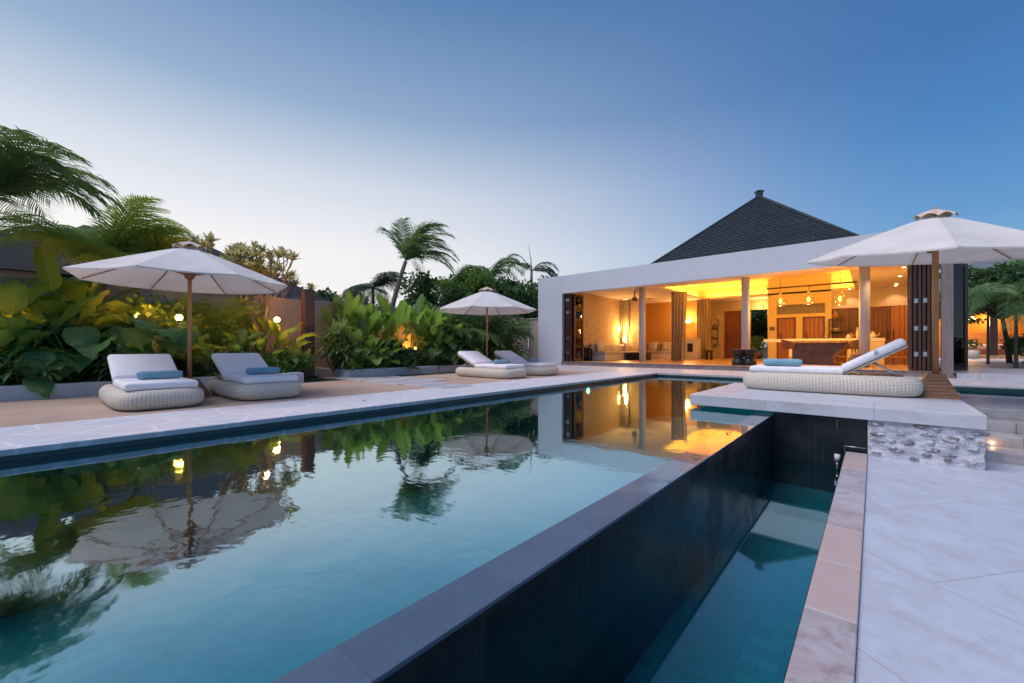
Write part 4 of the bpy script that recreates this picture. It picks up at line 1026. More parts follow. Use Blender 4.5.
def blade(mb, base, d0, L, W, droop=.6, fold=.25, roll=0, segs=9, shape='banana', tear=0):
    """broad leaf blade with uv: u across, v along"""
    d = d0.normalized(); p = Vector(base); pts = [p.copy()]; ds = [d.copy()]
    for i in range(segs):
        d = (d+Vector((0,0,-1))*droop*(.06+.20*i/segs)).normalized(); p = p+d*L/segs; pts.append(p.copy()); ds.append(d.copy())
    vs = []; uvs = []
    for i, q in enumerate(pts):
        s = i/segs
        if shape == 'banana': w_ = W*(min(1, s*5+.12)**.6)*(1-max(0, (s-.62)/.38)**2.2)
        elif shape == 'heart': w_ = W*(math.sin(PI*min(1, s*.93+.12))**.75)*(1.12-.45*s)
        else: w_ = W*math.sin(PI*(s*.9+.06))**.8
        w_ = max(w_, .004)
        side = ds[i].cross(Vector((0,0,1))); side = side.normalized() if side.length > .05 else Vector((1,0,0))
        side = (Matrix.Rotation(roll, 3, ds[i]) @ side); up = side.cross(ds[i])
        rip = .03*W/.2*math.sin(i*2.3+L*9)
        for k, c_ in enumerate((-1, -.5, 0, .5, 1)):
            vs.append(q+side*c_*w_/1+up*(abs(c_)*fold*w_+(rip*abs(c_) if abs(c_) == 1 else 0)-(0.10*w_ if abs(c_) == 1 and shape == 'heart' else 0))); uvs.append((.5+c_*.5, s))
    fs = []; fu = []
    for i in range(segs):
        for k in range(4):
            a = i*5+k; f = (a, a+1, a+6, a+5); fs.append(f); fu.append([uvs[x] for x in f])
    mb.add(vs, fs, fu, True)
def leafdir(az, el): return Vector((math.cos(az)*math.cos(el), math.sin(az)*math.cos(el), math.sin(el)))
def broad(name, label, loc, n, pet, L, W, mat, seed=1, el=(.6, 1.4), group=None, shape='banana', droop=.6, cat='plant', azr=None, stem=None, hvar=.35, bl_el=None, roll=.5, spread=.12):
    random.seed(seed); t = thing(name, label, cat, loc, 0, group); m = MB(); s_ = MB()
    for i in range(n):
        az = (azr[0]+(azr[1]-azr[0])*random.random()) if azr else i*2.4+random.uniform(-.3, .3)
        e = random.uniform(*el); b = Vector((random.uniform(-spread, spread), random.uniform(-spread, spread), 0)); d = leafdir(az, e); P = pet*random.uniform(1-hvar, 1+hvar*.6)
        mid = b+d*P*.5+Vector((0,0,.04)); tip = b+d*P+Vector((0,0,-.03*P)); s_.tube([b, mid, tip], [.018, .014, .009], 5, False)
        be = random.uniform(*(bl_el or (e-.5, e+.05))); blade(m, tip, leafdir(az+random.uniform(-.2, .2), be), L*random.uniform(.75, 1.15), W*random.uniform(.8, 1.15), droop*random.uniform(.6, 1.3), random.uniform(.1, .35), random.uniform(-roll, roll), shape=shape)
    m.build('foliage', M[mat], t); s_.build('stem', M['mid'], t); return t
def strap(name, label, loc, heads, nl, L, W, mat, seed=1, group=None, hgt=(.3, 1.2), sp=.35, droop=1.5, cat='plant'):
    """dracaena / fern like rosettes of arching strap leaves on short canes"""
    random.seed(seed); t = thing(name, label, cat, loc, 0, group); m = MB(); s_ = MB()
    for h_ in range(heads):
        hx, hy, hz = random.gauss(0, sp*.6), random.gauss(0, sp), random.uniform(*hgt); s_.tube([(hx*.5, hy*.5, 0), (hx*.8, hy*.8, hz*.5), (hx, hy, hz)], [.022, .018, .014], 5, False)
        for i in range(nl):
            az = i*2.4+h_; el = random.uniform(-.1, 1.4); blade(m, (hx, hy, hz), leafdir(az, el), L*random.uniform(.7, 1.15), W, droop*random.uniform(.7, 1.2), .3, 0, 6, 'strap')
    m.build('foliage', M[mat], t); s_.build('stem', M['bark'], t); return t
def clump(mb, c, r, n, size, sq=.8, up=.3):
    for i in range(n):
        v = Vector((random.gauss(0,1), random.gauss(0,1), random.gauss(0,1))).normalized()*r*random.random()**.45; v.z *= sq; p = Vector(c)+v
        a = Vector((random.gauss(0,1), random.gauss(0,1), random.gauss(0,1)*.6+up)).normalized(); b = a.cross(Vector((random.gauss(0,1), random.gauss(0,1), random.gauss(0,1)))).normalized(); s = size*random.uniform(.6, 1.3)
        mb.add([p, p+a*s*.5+b*s*.28, p+a*s, p+a*s*.5-b*s*.28], [(0,1,2,3)])
def tree(name, label, loc, h, rad, nb, nl, size, mat, seed=1, group=None, trunk=.12, lean=(0,0), bare=.4, sq=.8, bark='bark', cat='tree', forks=3, clr=.42):
    random.seed(seed); t = thing(name, label, cat, loc, 0, group); m = MB(); c = MB()
    top = Vector((lean[0], lean[1], h*bare)); m.tube([(0,0,0), (lean[0]*.4, lean[1]*.4, h*bare*.5), top], [trunk*1.3, trunk, trunk*.8], 9)
    for i in range(nb):
        az = i*2.4+random.uniform(-.4, .4); r_ = rad*random.uniform(.35, 1); z = h*bare+(h*(1-bare))*random.uniform(.15, 1)*(1-.35*(r_/rad)**2)
        e = Vector((lean[0]+r_*math.cos(az), lean[1]+r_*math.sin(az), z)); mid = top.lerp(e, .5)+Vector((random.uniform(-.1,.1), random.uniform(-.1,.1), .08*h)); m.tube([top, mid, e], [trunk*.55, trunk*.35, trunk*.12], 6, False)
        clump(c, e, rad*clr*random.uniform(.7, 1.2), nl, size, sq)
        for j in range(forks): clump(c, mid.lerp(e, random.random())+Vector((random.gauss(0,.2), random.gauss(0,.2), random.gauss(0,.15)))*rad*.5, rad*clr*.55, nl//3, size, sq)
    m.build('trunk', M[bark], t); c.build('crown', M[mat], t); return t
def shrub(name, label, loc, sx, sy, h, n, size, mat, seed=1, group=None, cat='shrub'):
    random.seed(seed); t = thing(name, label, cat, loc, 0, group); m = MB(); c = MB()
    for i in range(max(5, int(sx*sy*5))):
        x, y = random.uniform(-sx, sx)*.8, random.uniform(-sy, sy)*.8; z = h*random.uniform(.45, .9)
        m.tube([(x*.3, y*.3, 0), (x*.7, y*.7, z*.6), (x, y, z)], [.018, .012, .006], 5, False)
    K = max(6, int(sx*sy*9))
    for i in range(K): clump(c, (random.uniform(-sx, sx)*.85, random.uniform(-sy, sy)*.85, h*random.uniform(.12, .85)), h*.32+.1, n//K, size, .8)
    m.build('stem', M['bark'], t); c.build('foliage', M[mat], t); return t
def P(u, X): return (X, yat(u, X))
G1 = 'tropical plants in the bed behind the left loungers'; G2 = 'tropical plants in the bed behind the middle parasol'; G3 = 'palms beyond the garden wall'; G4 = 'trees beyond the garden wall'
CAM = math.atan2(-1, 1)  # roughly towards the pool
AZ = (-1.3, .9)
# left bed
broad('elephant_ear_plant', 'large lit elephant ear plant at the left edge of the photo', (*P(4, -11.2), .15), 26, 1.15, .74, .15, 'banana', 3, (.5, 1.35), G1, 'banana', .7, azr=(-2.2, 1.6))
broad('elephant_ear_plant', 'glossy dark elephant ear plant with drooping round leaves left of the first lounger', (*P(78, -10.5), .15), 15, .95, .52, .22, 'taro', 8, (.5, 1.3), G1, 'heart', 1.0, azr=(-1.9, 1.4), bl_el=(-.9, .1))
broad('elephant_ear_plant', 'big dark elephant ear plant under the large parasol', (*P(132, -10.6), .15), 15, 1.15, .58, .26, 'taro', 15, (.7, 1.4), G1, 'heart', 1.0, azr=(-1.9, 1.4), bl_el=(-1.0, 0))
broad('banana_plant', 'broad leaved plant low at the left edge beside the planter kerb', (*P(2, -10.3), .15), 10, .55, .6, .2, 'taro', 31, (.3, 1.2), G1, 'heart', .8, bl_el=(-.6, .3))
broad('banana_plant', 'banana plant with upright backlit leaves above the first lounger', (*P(52, -12.1), .15), 14, 1.3, .85, .22, 'banana', 21, (.7, 1.45), G1, 'banana', .8)
broad('banana_plant', 'tall lime green banana plant at the far left above the elephant ears', (*P(16, -11.7), .15), 12, 1.75, .85, .17, 'banana', 22, (1.0, 1.5), G1, 'banana', .5, bl_el=(.5, 1.35))
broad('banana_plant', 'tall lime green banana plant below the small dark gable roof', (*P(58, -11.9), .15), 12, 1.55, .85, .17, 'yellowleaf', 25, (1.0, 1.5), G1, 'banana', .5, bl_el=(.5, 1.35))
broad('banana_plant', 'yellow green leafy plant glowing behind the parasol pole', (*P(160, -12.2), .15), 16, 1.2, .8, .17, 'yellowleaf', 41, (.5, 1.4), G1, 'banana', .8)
palm('areca_palm', 'feathery areca palm rising above the left end of the large parasol', (*P(100, -12.3), .1), 2.3, (0, .1), 54, 1.95, G1, 'palmlight', .50, .05, 5, (.55, 1.45), 30, .5, .7, .8, lw=.022)
palm('areca_palm', 'smaller areca palm behind the parasol canopy top', (*P(142, -12.35), .1), 2.1, (0, -.1), 44, 1.6, G1, 'palmlight', .45, .05, 6, (.6, 1.45), 28, .5, .7, .8, lw=.022)
palm('areca_palm', 'areca palm clump between the parasol pole and second lounger', (*P(205, -12.0), .1), .25, (0, 0), 26, 1.7, G1, 'palmlight', .42, .04, 9, (.7, 1.45), 26, .5, .4, .7, lw=.022)
strap('cordyline', 'dense leafy cordyline behind the first lounger near the kerb', (*P(115, -10.3), .12), 9, 22, .42, .028, 'dark', 12, G1, (.1, .55), .5)
strap('cordyline', 'low strappy plants along the kerb at the far left', (*P(30, -10.25), .12), 10, 20, .40, .028, 'dark', 13, G1, (.02, .35), .6)
strap('cordyline', 'low dark strappy plants behind the parasol base', (*P(185, -10.3), .12), 10, 20, .42, .03, 'dark', 14, G1, (.05, .5), .5)
shrub('leafy_shrub', 'dark leafy undergrowth shrub left behind the first lounger', (*P(70, -11.3), .12), .5, 1.0, 1.0, 3600, .14, 'dark', 17, G1)
shrub('leafy_shrub', 'dark leafy undergrowth shrub behind the parasol pole', (*P(165, -11.2), .12), .5, 1.0, 1.2, 4200, .14, 'dark', 18, G1)
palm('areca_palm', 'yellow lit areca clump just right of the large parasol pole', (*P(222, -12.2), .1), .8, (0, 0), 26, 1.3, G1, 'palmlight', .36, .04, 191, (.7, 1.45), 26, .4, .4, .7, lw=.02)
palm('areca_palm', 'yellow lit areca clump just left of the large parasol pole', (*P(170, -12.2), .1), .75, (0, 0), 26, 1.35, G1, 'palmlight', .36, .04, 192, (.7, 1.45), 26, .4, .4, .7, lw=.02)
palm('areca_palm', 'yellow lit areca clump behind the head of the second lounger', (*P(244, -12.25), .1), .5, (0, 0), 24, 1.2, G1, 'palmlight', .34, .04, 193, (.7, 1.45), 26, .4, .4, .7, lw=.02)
broad('canna_plant', 'bright green plant with paddle leaves lit by the bulb right of the second lounger', (*P(268, -11.3), .12), 26, .95, .52, .10, 'yellowleaf', 23, (.5, 1.45), G1, 'banana', .9, azr=(-2.5, 2.0), spread=.35)
broad('canna_plant', 'green paddle leaved plant above the head of the second lounger', (*P(243, -11.0), .12), 22, .85, .5, .11, 'banana', 24, (.5, 1.4), G1, 'banana', .9, spread=.35)
shrub('leafy_shrub', 'small fresh green shrub between the second lounger and gate post', (*P(285, -10.5), .12), .35, .45, .62, 2200, .12, 'mid', 19, G1)
for i, (u, X, h_, mt, lb) in enumerate(((12, -12.1, 1.5, 'palmlight', 'far left'), (62, -12.1, 1.55, 'mid', 'left of the parasol'), (112, -12.1, 1.8, 'palmlight', 'under the left edge of the parasol'), (150, -12.1, 1.8, 'mid', 'left of the parasol pole'), (200, -12.1, 1.75, 'palmlight', 'right of the parasol pole'), (232, -12.1, 1.5, 'mid', 'behind the second lounger'))):
    shrub('leafy_shrub', f'tall leafy shrub against the garden wall, {lb}', (*P(u, X), .12), .4, .75, h_, 1700, .17, mt, 170+i, G1)
# frangipani tree
def frangipani(label, loc, h, seed):
    random.seed(seed); t = thing('frangipani_tree', label, 'tree', loc, 0); m = MB(); c = MB(); tips = []
    def br(p, d, L, r, dep):
        e = p+d*L; m.tube([p, p+d*L*.5+Vector((random.uniform(-.04,.04), random.uniform(-.04,.04), 0)), e], [r, r*.9, r*.8], 7)
        if dep == 0: tips.append((e, d)); return
        for k in range(random.choice((2, 3))):
            nd = (d+Vector((random.uniform(-.62,.62), random.uniform(-.62,.62), random.uniform(.1,.5)))).normalized(); br(e, nd, L*random.uniform(.62, .85), r*.68, dep-1)
    for az in (-.4, 2.0, 4.1): br(Vector((0,0,0)), Vector((.2*math.cos(az), .2*math.sin(az), 1)).normalized(), h*.37, .065, 4)
    for e, d in tips:
        for i in range(11): blade(c, e, (leafdir(i*2.4+random.random(), random.uniform(.0, 1.1))+d*.3), random.uniform(.16, .28), .035, .5, .2, 0, 4, 'strap')
    m.build('trunk', M['frangibark'], t); c.build('crown', M['frangi'], t); return t
frangipani('bare limbed frangipani tree standing above the right side of the large parasol', (*P(262, -12.15), .1), 2.75, 4)
# middle bed
broad('banana_plant', 'tall yellowish banana plant right of the gate post', (*P(345, -12.0), .12), 13, 1.35, .85, .15, 'yellowleaf', 51, (1.1, 1.5), G2, 'banana', .35, bl_el=(1.1, 1.5))
for i, (u, mt, hh, lb) in enumerate(((362, 'banana', 1.3, 'first from the left'), (385, 'banana', 1.4, 'second from the left'), (405, 'banana', 1.65, 'in front of the leaning palm trunk'), (428, 'banana', 1.5, 'last before the parasol'))):
    broad('banana_plant', f'upright banana plant in the middle bed, {lb}', (*P(u, -11.9), .12), 15, hh, .85, .16, mt, 60+i, (1.0, 1.5), G2, 'banana', .45, bl_el=(.8, 1.5), spread=.25)
strap('dracaena', 'variegated dracaena with drooping pale edged leaves beside the gate post', (*P(343, -10.95), .12), 17, 26, .5, .030, 'variegated', 33, G2, (.25, 1.15), .34)
broad('canna_plant', 'green paddle leaf plant low in the middle bed right of the dracaena', (*P(375, -10.9), .12), 22, .8, .55, .13, 'mid', 71, (.4, 1.35), G2, 'banana', .8, azr=(-2, 1.6), spread=.4)
broad('elephant_ear_plant', 'elephant ear plant with round leaves left of the small parasol', (*P(452, -11.0), .12), 14, .9, .5, .20, 'taro', 72, (.5, 1.3), G2, 'heart', .9, azr=(-2, 1.6), bl_el=(-.8, .2), spread=.3)
broad('canna_plant', 'mid green leafy plant beside the orange glow', (*P(437, -11.3), .12), 18, 1.0, .6, .14, 'mid', 73, (.6, 1.4), G2, 'banana', .8, spread=.35)
strap('fern', 'low ferny plant at the kerb in the middle bed below the dracaena', (*P(362, -10.65), .12), 8, 24, .36, .024, 'mid', 34, G2, (.02, .3), .4)
strap('fern', 'low ferny plants at the kerb right of the orange glow', (*P(430, -10.7), .12), 12, 24, .36, .024, 'dark', 35, G2, (.02, .45), .55)
strap('fern', 'low ferny plants at the kerb behind the small parasol', (*P(468, -10.7), .12), 12, 24, .4, .024, 'dark', 36, G2, (.05, .8), .6)
strap('cordyline', 'dense dark strappy plant behind the small parasol pole', (*P(480, -11.4), .12), 14, 26, .55, .03, 'dark', 37, G2, (.3, 1.3), .6)
palm('areca_palm', 'dark areca palm clump left of the small parasol canopy', (*P(448, -11.9), .12), .9, (0, .1), 26, 2.0, G2, 'palm', .42, .04, 76, (.6, 1.45), 28, .6, .4, .8, lw=.026)
palm('areca_palm', 'dark areca palm clump reaching toward the white house wall', (*P(503, -11.7), .12), .5, (0, 0), 30, 1.9, G2, 'palm', .40, .04, 77, (.25, 1.4), 28, .7, .4, 1.1, lw=.026)
palm('areca_palm', 'dark areca palm right behind the small parasol', (*P(472, -12.0), .12), 1.0, (0, 0), 24, 2.0, G2, 'palm', .42, .04, 78, (.5, 1.45), 28, .6, .4, .9, lw=.026)
shrub('leafy_shrub', 'dark leafy undergrowth in the middle bed left part', (*P(385, -11.5), .12), .5, 1.1, .95, 4200, .13, 'dark', 81, G2)
shrub('leafy_shrub', 'tall dark shrub in front of the garden wall between the small parasol and white house', (*P(496, -12.0), .12), .4, .8, 2.3, 3200, .16, 'dark', 83, G2)
shrub('leafy_shrub', 'tall mid green shrub against the wall left of the small parasol', (*P(450, -12.0), .12), .4, .9, 2.3, 3200, .16, 'mid', 84, G2)
broad('banana_plant', 'upright banana plant in the middle bed, just left of the small parasol canopy', (*P(440, -12.0), .12), 14, 1.6, .85, .16, 'banana', 66, (1.0, 1.5), G2, 'banana', .45, bl_el=(.8, 1.5), spread=.25)
shrub('leafy_shrub', 'dark leafy undergrowth in the middle bed behind the small parasol', (*P(465, -11.5), .12), .5, 1.3, 1.35, 5600, .13, 'dark', 82, G2)
# palms and trees beyond the wall
palm('coconut_palm', 'big coconut palm hanging over the top left corner area', (-11.6, yat(-34, -11.6), 0), 3.3, (.1, .2), 32, 1.95, G3, 'palm', .60, .14, 101, (.15, 1.35), 40, .6, .8, 1.1, lw=.026)
palm('coconut_palm', 'wind blown coconut palm with leaning grey trunk standing above the middle bed', (-14.0, yat(383, -14), 0), 4.1, (.45, .70), 20, 2.15, G3, 'palm', .60, .10, 103, (.5, 1.5), 40, .35, .9, .95, azs=(.7, .3, 1.2, 0, 1.7, 2.6, .9, -.4, .5, 3.4), lw=.03)
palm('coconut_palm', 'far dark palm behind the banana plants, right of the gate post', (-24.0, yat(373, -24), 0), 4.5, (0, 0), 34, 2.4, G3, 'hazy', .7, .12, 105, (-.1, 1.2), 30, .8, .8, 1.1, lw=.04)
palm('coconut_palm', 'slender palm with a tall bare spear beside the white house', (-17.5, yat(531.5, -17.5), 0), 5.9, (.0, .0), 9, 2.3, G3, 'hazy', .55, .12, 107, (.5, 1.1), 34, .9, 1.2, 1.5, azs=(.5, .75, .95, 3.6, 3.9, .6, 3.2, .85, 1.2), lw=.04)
m = MB(); m.tube([(0,0,0), (-.05,.0,.9), (-.22,-.05,1.9)], [.045, .03, .008], 6)
sp = m.build('spear', M['palmbark'], [o for o in bpy.data.objects if o.name.startswith('coconut_palm') and not o.parent][-1]); sp.location = (0, 0, 5.85)
palm('coconut_palm', 'bushy dark palm above the small parasol canopy', (-16.0, yat(487, -16), 0), 4.4, (0, 0), 24, 2.5, G3, 'palm', .6, .14, 109, (.1, 1.3), 30, .7, .8, 1.0, lw=.04)
palm('coconut_palm', 'drooping dark palm left of the small parasol top', (-15.2, yat(452, -15.2), 0), 3.6, (0, 0), 22, 2.2, G3, 'palm', .6, .14, 111, (.1, 1.3), 30, .8, .8, 1.1, lw=.04)
tree('broadleaf_tree', 'dense dark broadleaf tree just left of the white house', (-14.6, yat(513, -14.6), 0), 4.9, 1.9, 22, 620, .20, 'dark', 121, G4, .14, bare=.25)
tree('broadleaf_tree', 'dense green tree behind the small parasol canopy', (-14.4, yat(470, -14.4), 0), 4.2, 1.8, 20, 560, .20, 'mid', 122, G4, .14, bare=.25)
tree('broadleaf_tree', 'dense tree between the leaning palm and parasol', (-14.3, yat(436, -14.3), 0), 3.7, 1.6, 18, 520, .18, 'dark', 123, G4, .12, bare=.25)
for i, (u, X, h_, r_, lb) in enumerate(((296, -26, 4.6, 2.2, 'left of the gate post top'), (322, -27, 5.0, 2.4, 'right behind the gate post top'), (345, -30, 4.6, 2.4, 'far behind the tall banana leaves'), (455, -30, 5.6, 3.0, 'far behind the middle palms'), (540, -24, 7.2, 2.8, 'peeping over the white house corner'))):
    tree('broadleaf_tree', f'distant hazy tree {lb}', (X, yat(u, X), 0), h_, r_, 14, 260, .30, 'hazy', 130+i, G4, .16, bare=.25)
for i, (u, Y, zz, lb) in enumerate(((613, 40, 9.2, 'left tuft'), (627, 41, 9.5, 'right tuft'))):
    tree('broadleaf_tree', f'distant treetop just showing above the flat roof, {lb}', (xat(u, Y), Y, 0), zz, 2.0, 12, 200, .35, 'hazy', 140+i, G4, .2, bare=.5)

# ------------------------------------------------------------------ neighbouring house
nb = thing('neighbouring_house', 'dark tiled hipped house roof behind the plants at the left', 'house', (-18.5, 3.2, 0)); NI = Matrix.Translation((18.5, -3.2, 0))
def hip(x0, x1, y0, y1, ze, zr, r0, r1, xm):
    m = MB(); a, b, c, d = (x0,y0,ze), (x1,y0,ze), (x1,y1,ze), (x0,y1,ze); e, f = (xm,r0,zr), (xm,r1,zr)
    m.add([a,b,c,d,e,f], [(1,2,5,4), (0,4,5,3), (0,1,4), (2,3,5), (3,2,1,0)]); return m
ZN = 4.65
vp(hip(-21.5, -16.2, -1.2, 7.9, 2.55, ZN, 1.0, 4.1, -18.8), 'roof', M['roofdark'], inv=NI, root=nb)
vp(MB().box(-21, -16.7, -.7, 7.4, 0, 2.55), 'wall', M['tan'], inv=NI, root=nb)
nb2 = thing('neighbouring_house', 'small dark tiled gable roof peeping out above the leaves at the far left', 'house', (-15.2, .1, 0))
m = MB(); m.add([(-16.4,-2.6,2.5), (-14.2,-2.6,2.5), (-14.2,.62,2.5), (-16.4,.62,2.5), (-15.3,-1.2,2.75), (-15.3,.42,3.76)], [(1,2,5,4), (0,4,5,3), (0,1,4), (2,3,5), (3,2,1,0)])
vp(m, 'roof', M['roofdark'], inv=Matrix.Translation((15.2, -.1, 0)), root=nb2)
vp(MB().box(-16.2, -14.4, -2.4, .4, 0, 2.5), 'wall', M['tan'], inv=Matrix.Translation((15.2, -.1, 0)), root=nb2)

# ------------------------------------------------------------------ garden lamps
def garden_lamp(label, loc, e, r=.055, col=(1,.42,.05)):
    t = thing('garden_lamp', label, 'garden lamp', (loc[0], loc[1], .12), 0, 'warm garden lamps among the plants'); z = loc[2]-.12
    MB().tube([(0,0,0), (0,0,z-r*.9)], .016, 8).build('stake', M['bamboo'], t); MB().lathe((0,0,z-r*1.5), [(.02,0), (.035,.03), (.03,.05)], 12).build('socket', M['black'], t)
    MB().ball((0,0,z), r, 16, 10).build('bulb', M['bulbhot'], t); light('bulb_light', 'POINT', (0, 0, z), e, col, t, r*1.02)
garden_lamp('glowing globe garden lamp left of the large parasol pole', (-11.0, yat(179, -11.0), 1.42), 480, .065)
garden_lamp('glowing globe garden lamp among the yellow leaves near the gate post', (-11.0, yat(277, -11.0), 1.47), 450, .065)
garden_lamp('small reddish garden lamp high in the frangipani', (-12.0, yat(266, -12.0), 2.35), 110, .04, (1,.3,.1))
garden_lamp('garden lamp hidden in leaves at the far left lighting the wall', (-11.6, yat(28, -11.6), 1.25), 850, .05)
garden_lamp('garden lamp behind the round leaves of the first lounger', (-11.5, yat(138, -11.5), 1.45), 600, .05)
garden_lamp('garden lamp hidden in the middle bed making an orange patch', (-12.25, yat(415, -12.25), .75), 800, .05)
garden_lamp('garden lamp low behind the small parasol pole', (-12.2, yat(482, -12.2), .5), 220, .04)
# clay pot beside the loungers
t = thing('clay_pot', 'round grey clay pot beyond the mid loungers near the garden wall', 'pot', (-10.9, yat(523, -10.9), 0)); MB().lathe((0,0,0), [(.14,0), (.24,.14), (.25,.28), (.16,.38), (.10,.42), (.12,.46)], 20).build('body', M['potgrey'], t)
for i, (u, X, s_, lb) in enumerate(((291, -9.9, .16, 'below the gate post plants'), (286, -9.75, .11, 'smaller one right of the second lounger'))):
    t = tag(MB().ball((0,0,s_*.6), s_, 9, 6, .75).build('rock', M['rockgrey']), f'grey rock at the sand edge, {lb}', 'rock'); t.location = (X, yat(u, X), 0)
# step and pool lights
t = thing('step_light', 'small glowing step light in the third riser', 'step light', (xat(968+24, 7.43), 7.435, -.33)); 
MB().tube([(0,.0,0), (0,-.012,0)], .013, 12).build('lens', M['stepglow'], t); light('step_lamp_light', 'POINT', (0, -.06, 0), .22, (1,.55,.3), t, .02)
t = thing('pool_light', 'round glowing underwater light in the far left pool wall', 'pool light', (-5.13, yat(588, -5.13), -.24))
MB().lathe((0,0,0), [(.07,0), (.07,.01)], 16).build('lens', M['stepglow'], t).rotation_euler = (0, PI/2, 0)

# ------------------------------------------------------------------ garden behind the villa opening
t = thing('potted_shrub', 'leafy potted shrub seen through the opening behind the second column', 'plant', (xat(757, 27.4), 27.4, .12))
MB().lathe((0,0,0), [(.2,0), (.3,.2), (.28,.38)], 16).build('pot', M['terracotta'], t); m = MB(); random.seed(5); clump(m, (0,0,.85), .55, 700, .13, 1.0); m.build('foliage', M['yellowleaf'], t)
tree('broadleaf_tree', 'dark garden tree seen through the opening behind the second column', (xat(756, 30), 30, 0), 3.6, 1.8, 18, 500, .2, 'dark', 151, None, .1, bare=.2)

# ------------------------------------------------------------------ bedroom pavilion at the right
pv = thing('bedroom_pavilion', 'lit bedroom pavilion with ochre walls and grey roof at the far right', 'pavilion', (6, 38, 0)); PI_ = Matrix.Translation((-6, -38, 0))
def pp(mb, name, mat, **k): o = mb.build(name, mat, pv, **k); o.matrix_parent_inverse = PI_; return o
pp(MB().box(2.2, 12, 37.6, 44, -.1, .30), 'floor', M['floorwood']); pp(MB().box(2.2, 12, 43, 43.2, .3, 3.9).box(2.2, 2.4, 38.2, 43, .3, 3.9).box(11.8, 12, 38.2, 43, .3, 3.9), 'wall', M['orange'])
pp(MB().box(2.2, 12, 38, 43.2, 3.9, 4.0), 'ceiling', M['ceiling'])
m = MB(); m.add([(1.2,36.8,3.95), (13,36.8,3.95), (13,44.4,3.95), (1.2,44.4,3.95), (4.8,40.6,6.4), (9.4,40.6,6.4)], [(0,1,5,4), (1,2,5), (2,3,4,5), (3,0,4), (3,2,1,0)]); pp(m, 'roof', M['roofgrey'] if 'roofgrey' in M else simple('grey_thatch', (.16,.18,.21), .9, .3, 8, .6, .05))
for u in (993.5, 1030): pp(MB().box(xat(u, 37.8)-.16, xat(u, 37.8)+.16, 37.7, 38.0, .3, 3.95), 'post', M['darkframe'])
bd = thing('bed', 'wide bed with white mattress in the far bedroom pavilion', 'bed', (xat(980, 41.5), 41.5, .3))
MB().box(-1.3, 1.3, -1.1, 1.1, 0, .35).build('base', M['barktop'], bd, bevel=.02); MB().box(-1.2, 1.2, -1.05, 1.05, .35, .7).build('mattress', M['cushwhite'], bd, bevel=.08, segs=4); MB().box(-1.35, 1.35, 1.1, 1.22, 0, 1.5).build('headboard', M['barktop'], bd)
for i, (u, v) in enumerate(((962, 316), (969.5, 317))):
    t = thing('pendant_lamp', ('glowing dome lamp seen through the glass door', 'glowing dome lamp just right of the glass door frame')[i], 'pendant lamp', (xat(u, 40+i), 40+i, 2.62), 0, 'dome lamps in the bedroom pavilion')
    MB().tube([(0,0,.2), (0,0,1.28)], .012, 6).build('cord', M['black'], t); MB().lathe((0,0,0), [(.34,0), (.30,.1), (.16,.2), (.03,.26)], 18).build('shade', M['bulb'], t); light('lamp_light', 'POINT', (0,0,-.25), 110, WARM2, t, .1)
w_ = thing('wall_light', 'glowing wall light on the ochre wall left of the dark pavilion post', 'lamp', (xat(990, 42.9), 42.95, 2.7)); MB().ball((0,-.12,0), .14, 12, 8).build('globe_shade', M['bulb'], w_); light('wall_lamp_light', 'POINT', (0,-.5,0), 70, (1,.42,.08), w_, .1)
# planter bench before the bed
t = thing('potted_plant', 'small dark potted plant in front of the far bed', 'plant', (xat(973, 36.8), 36.8, .12)); MB().lathe((0,0,0), [(.2,0), (.3,.25), (.26,.5)], 14).build('pot', M['ceramic'], t); m = MB(); clump(m, (0,0,.85), .33, 220, .14, 1.0); m.build('foliage', M['dark'], t)
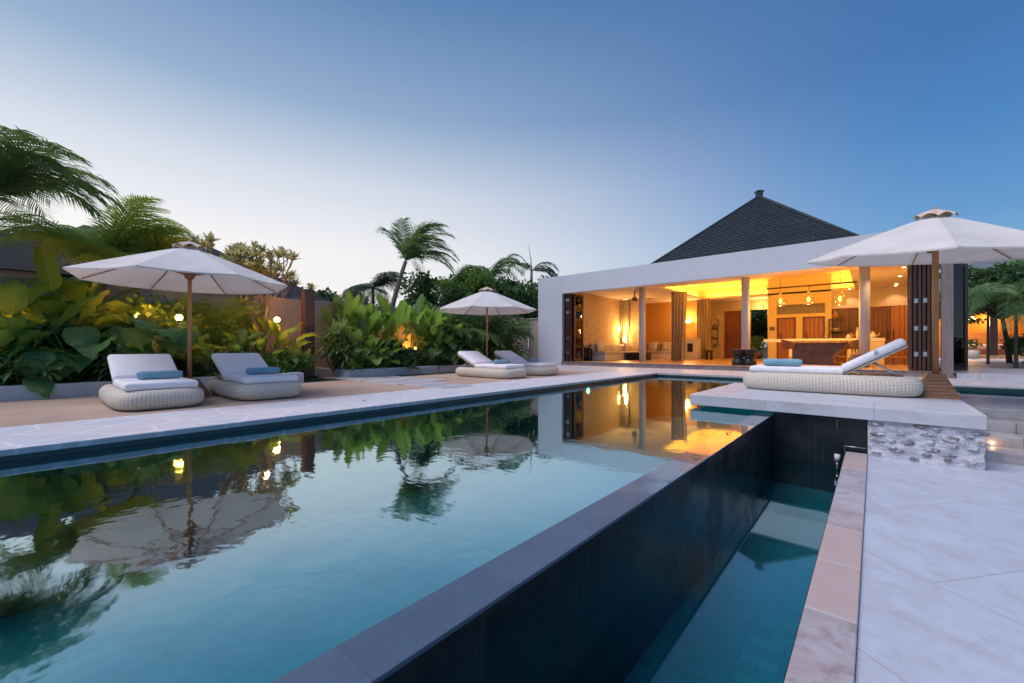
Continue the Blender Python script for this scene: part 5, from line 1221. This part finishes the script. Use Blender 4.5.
# pale blossom tree behind the glass, dark trees and hedge
tree('garden_tree', 'spreading dark green tree under the edge of the big parasol at the right', (xat(1010, 27), 27, 0), 4.7, 2.5, 34, 150, .15, 'mid', 161, None, .08, lean=(-.2, 0), bare=.42, sq=.22, clr=.26)
tree('garden_tree', 'second dark feathery tree at the right edge', (xat(1045, 23), 23, 0), 4.3, 2.1, 28, 150, .15, 'dark', 162, None, .08, lean=(-.2, 0), bare=.4, sq=.22, clr=.26)
tree('garden_tree', 'tall dark tree behind the bedroom pavilion', (xat(1000, 47), 47, 0), 6.8, 2.6, 16, 260, .2, 'dark', 163, None, .09, bare=.62, sq=.5)
shrub('leafy_shrub', 'dark low hedge shrubs along the right side path', (xat(1015, 24.5)+1.7, 24.5, .1), 1.5, 4.5, 1.1, 9000, .16, 'dark', 164)
shrub('leafy_shrub', 'dark low shrub nearest the right frame edge', (xat(1040, 18)+1.2, 18, .1), 1.1, 2.6, 1.0, 6000, .14, 'dark', 165)

# ------------------------------------------------------------------ fallen leaves
for i, (x, y, z, lb) in enumerate(((-1.10, 3.55, -.096, 'on the infinity wall cap, nearer one'), (-1.14, 4.75, -.096, 'on the infinity wall cap near the orange reflection'), (-1.08, 5.0, -.096, 'on the infinity wall cap, furthest one'), (-5.7, 3.2, .003, 'on the crazy paving coping'), (-7.3, 5.4, .003, 'on the sand near the stepping stones'))):
    random.seed(300+i); t = thing('fallen_leaf', f'small dry brown fallen leaf {lb}', 'leaf', (x, y, z), random.random()*6, 'dry fallen leaves')
    m = MB(); blade(m, (-.04, 0, .004), Vector((1, 0, .25)), .085, .016, .9, .35, 0, 6, 'strap'); m.build('blade', M['teakbase'], t)
    MB().tube([(-.04, 0, .004), (-.06, .004, .003)], .0015, 5).build('stalk', M['teakbase'], t)

palm('fan_palm', 'dark feathery palm filling the right frame edge below the big parasol', (xat(1016, 21), 21, 0), 2.3, (0, 0), 34, 2.3, None, 'palm', .55, .045, 201, (-.1, 1.3), 34, .7, .4, 1.1, lw=.032)
palm('fan_palm', 'smaller dark feathery palm just right of the glass door', (xat(988, 25), 25, 0), 2.9, (0, 0), 26, 1.7, None, 'mid', .45, .04, 202, (-.1, 1.3), 30, .7, .4, 1.1, lw=.03)
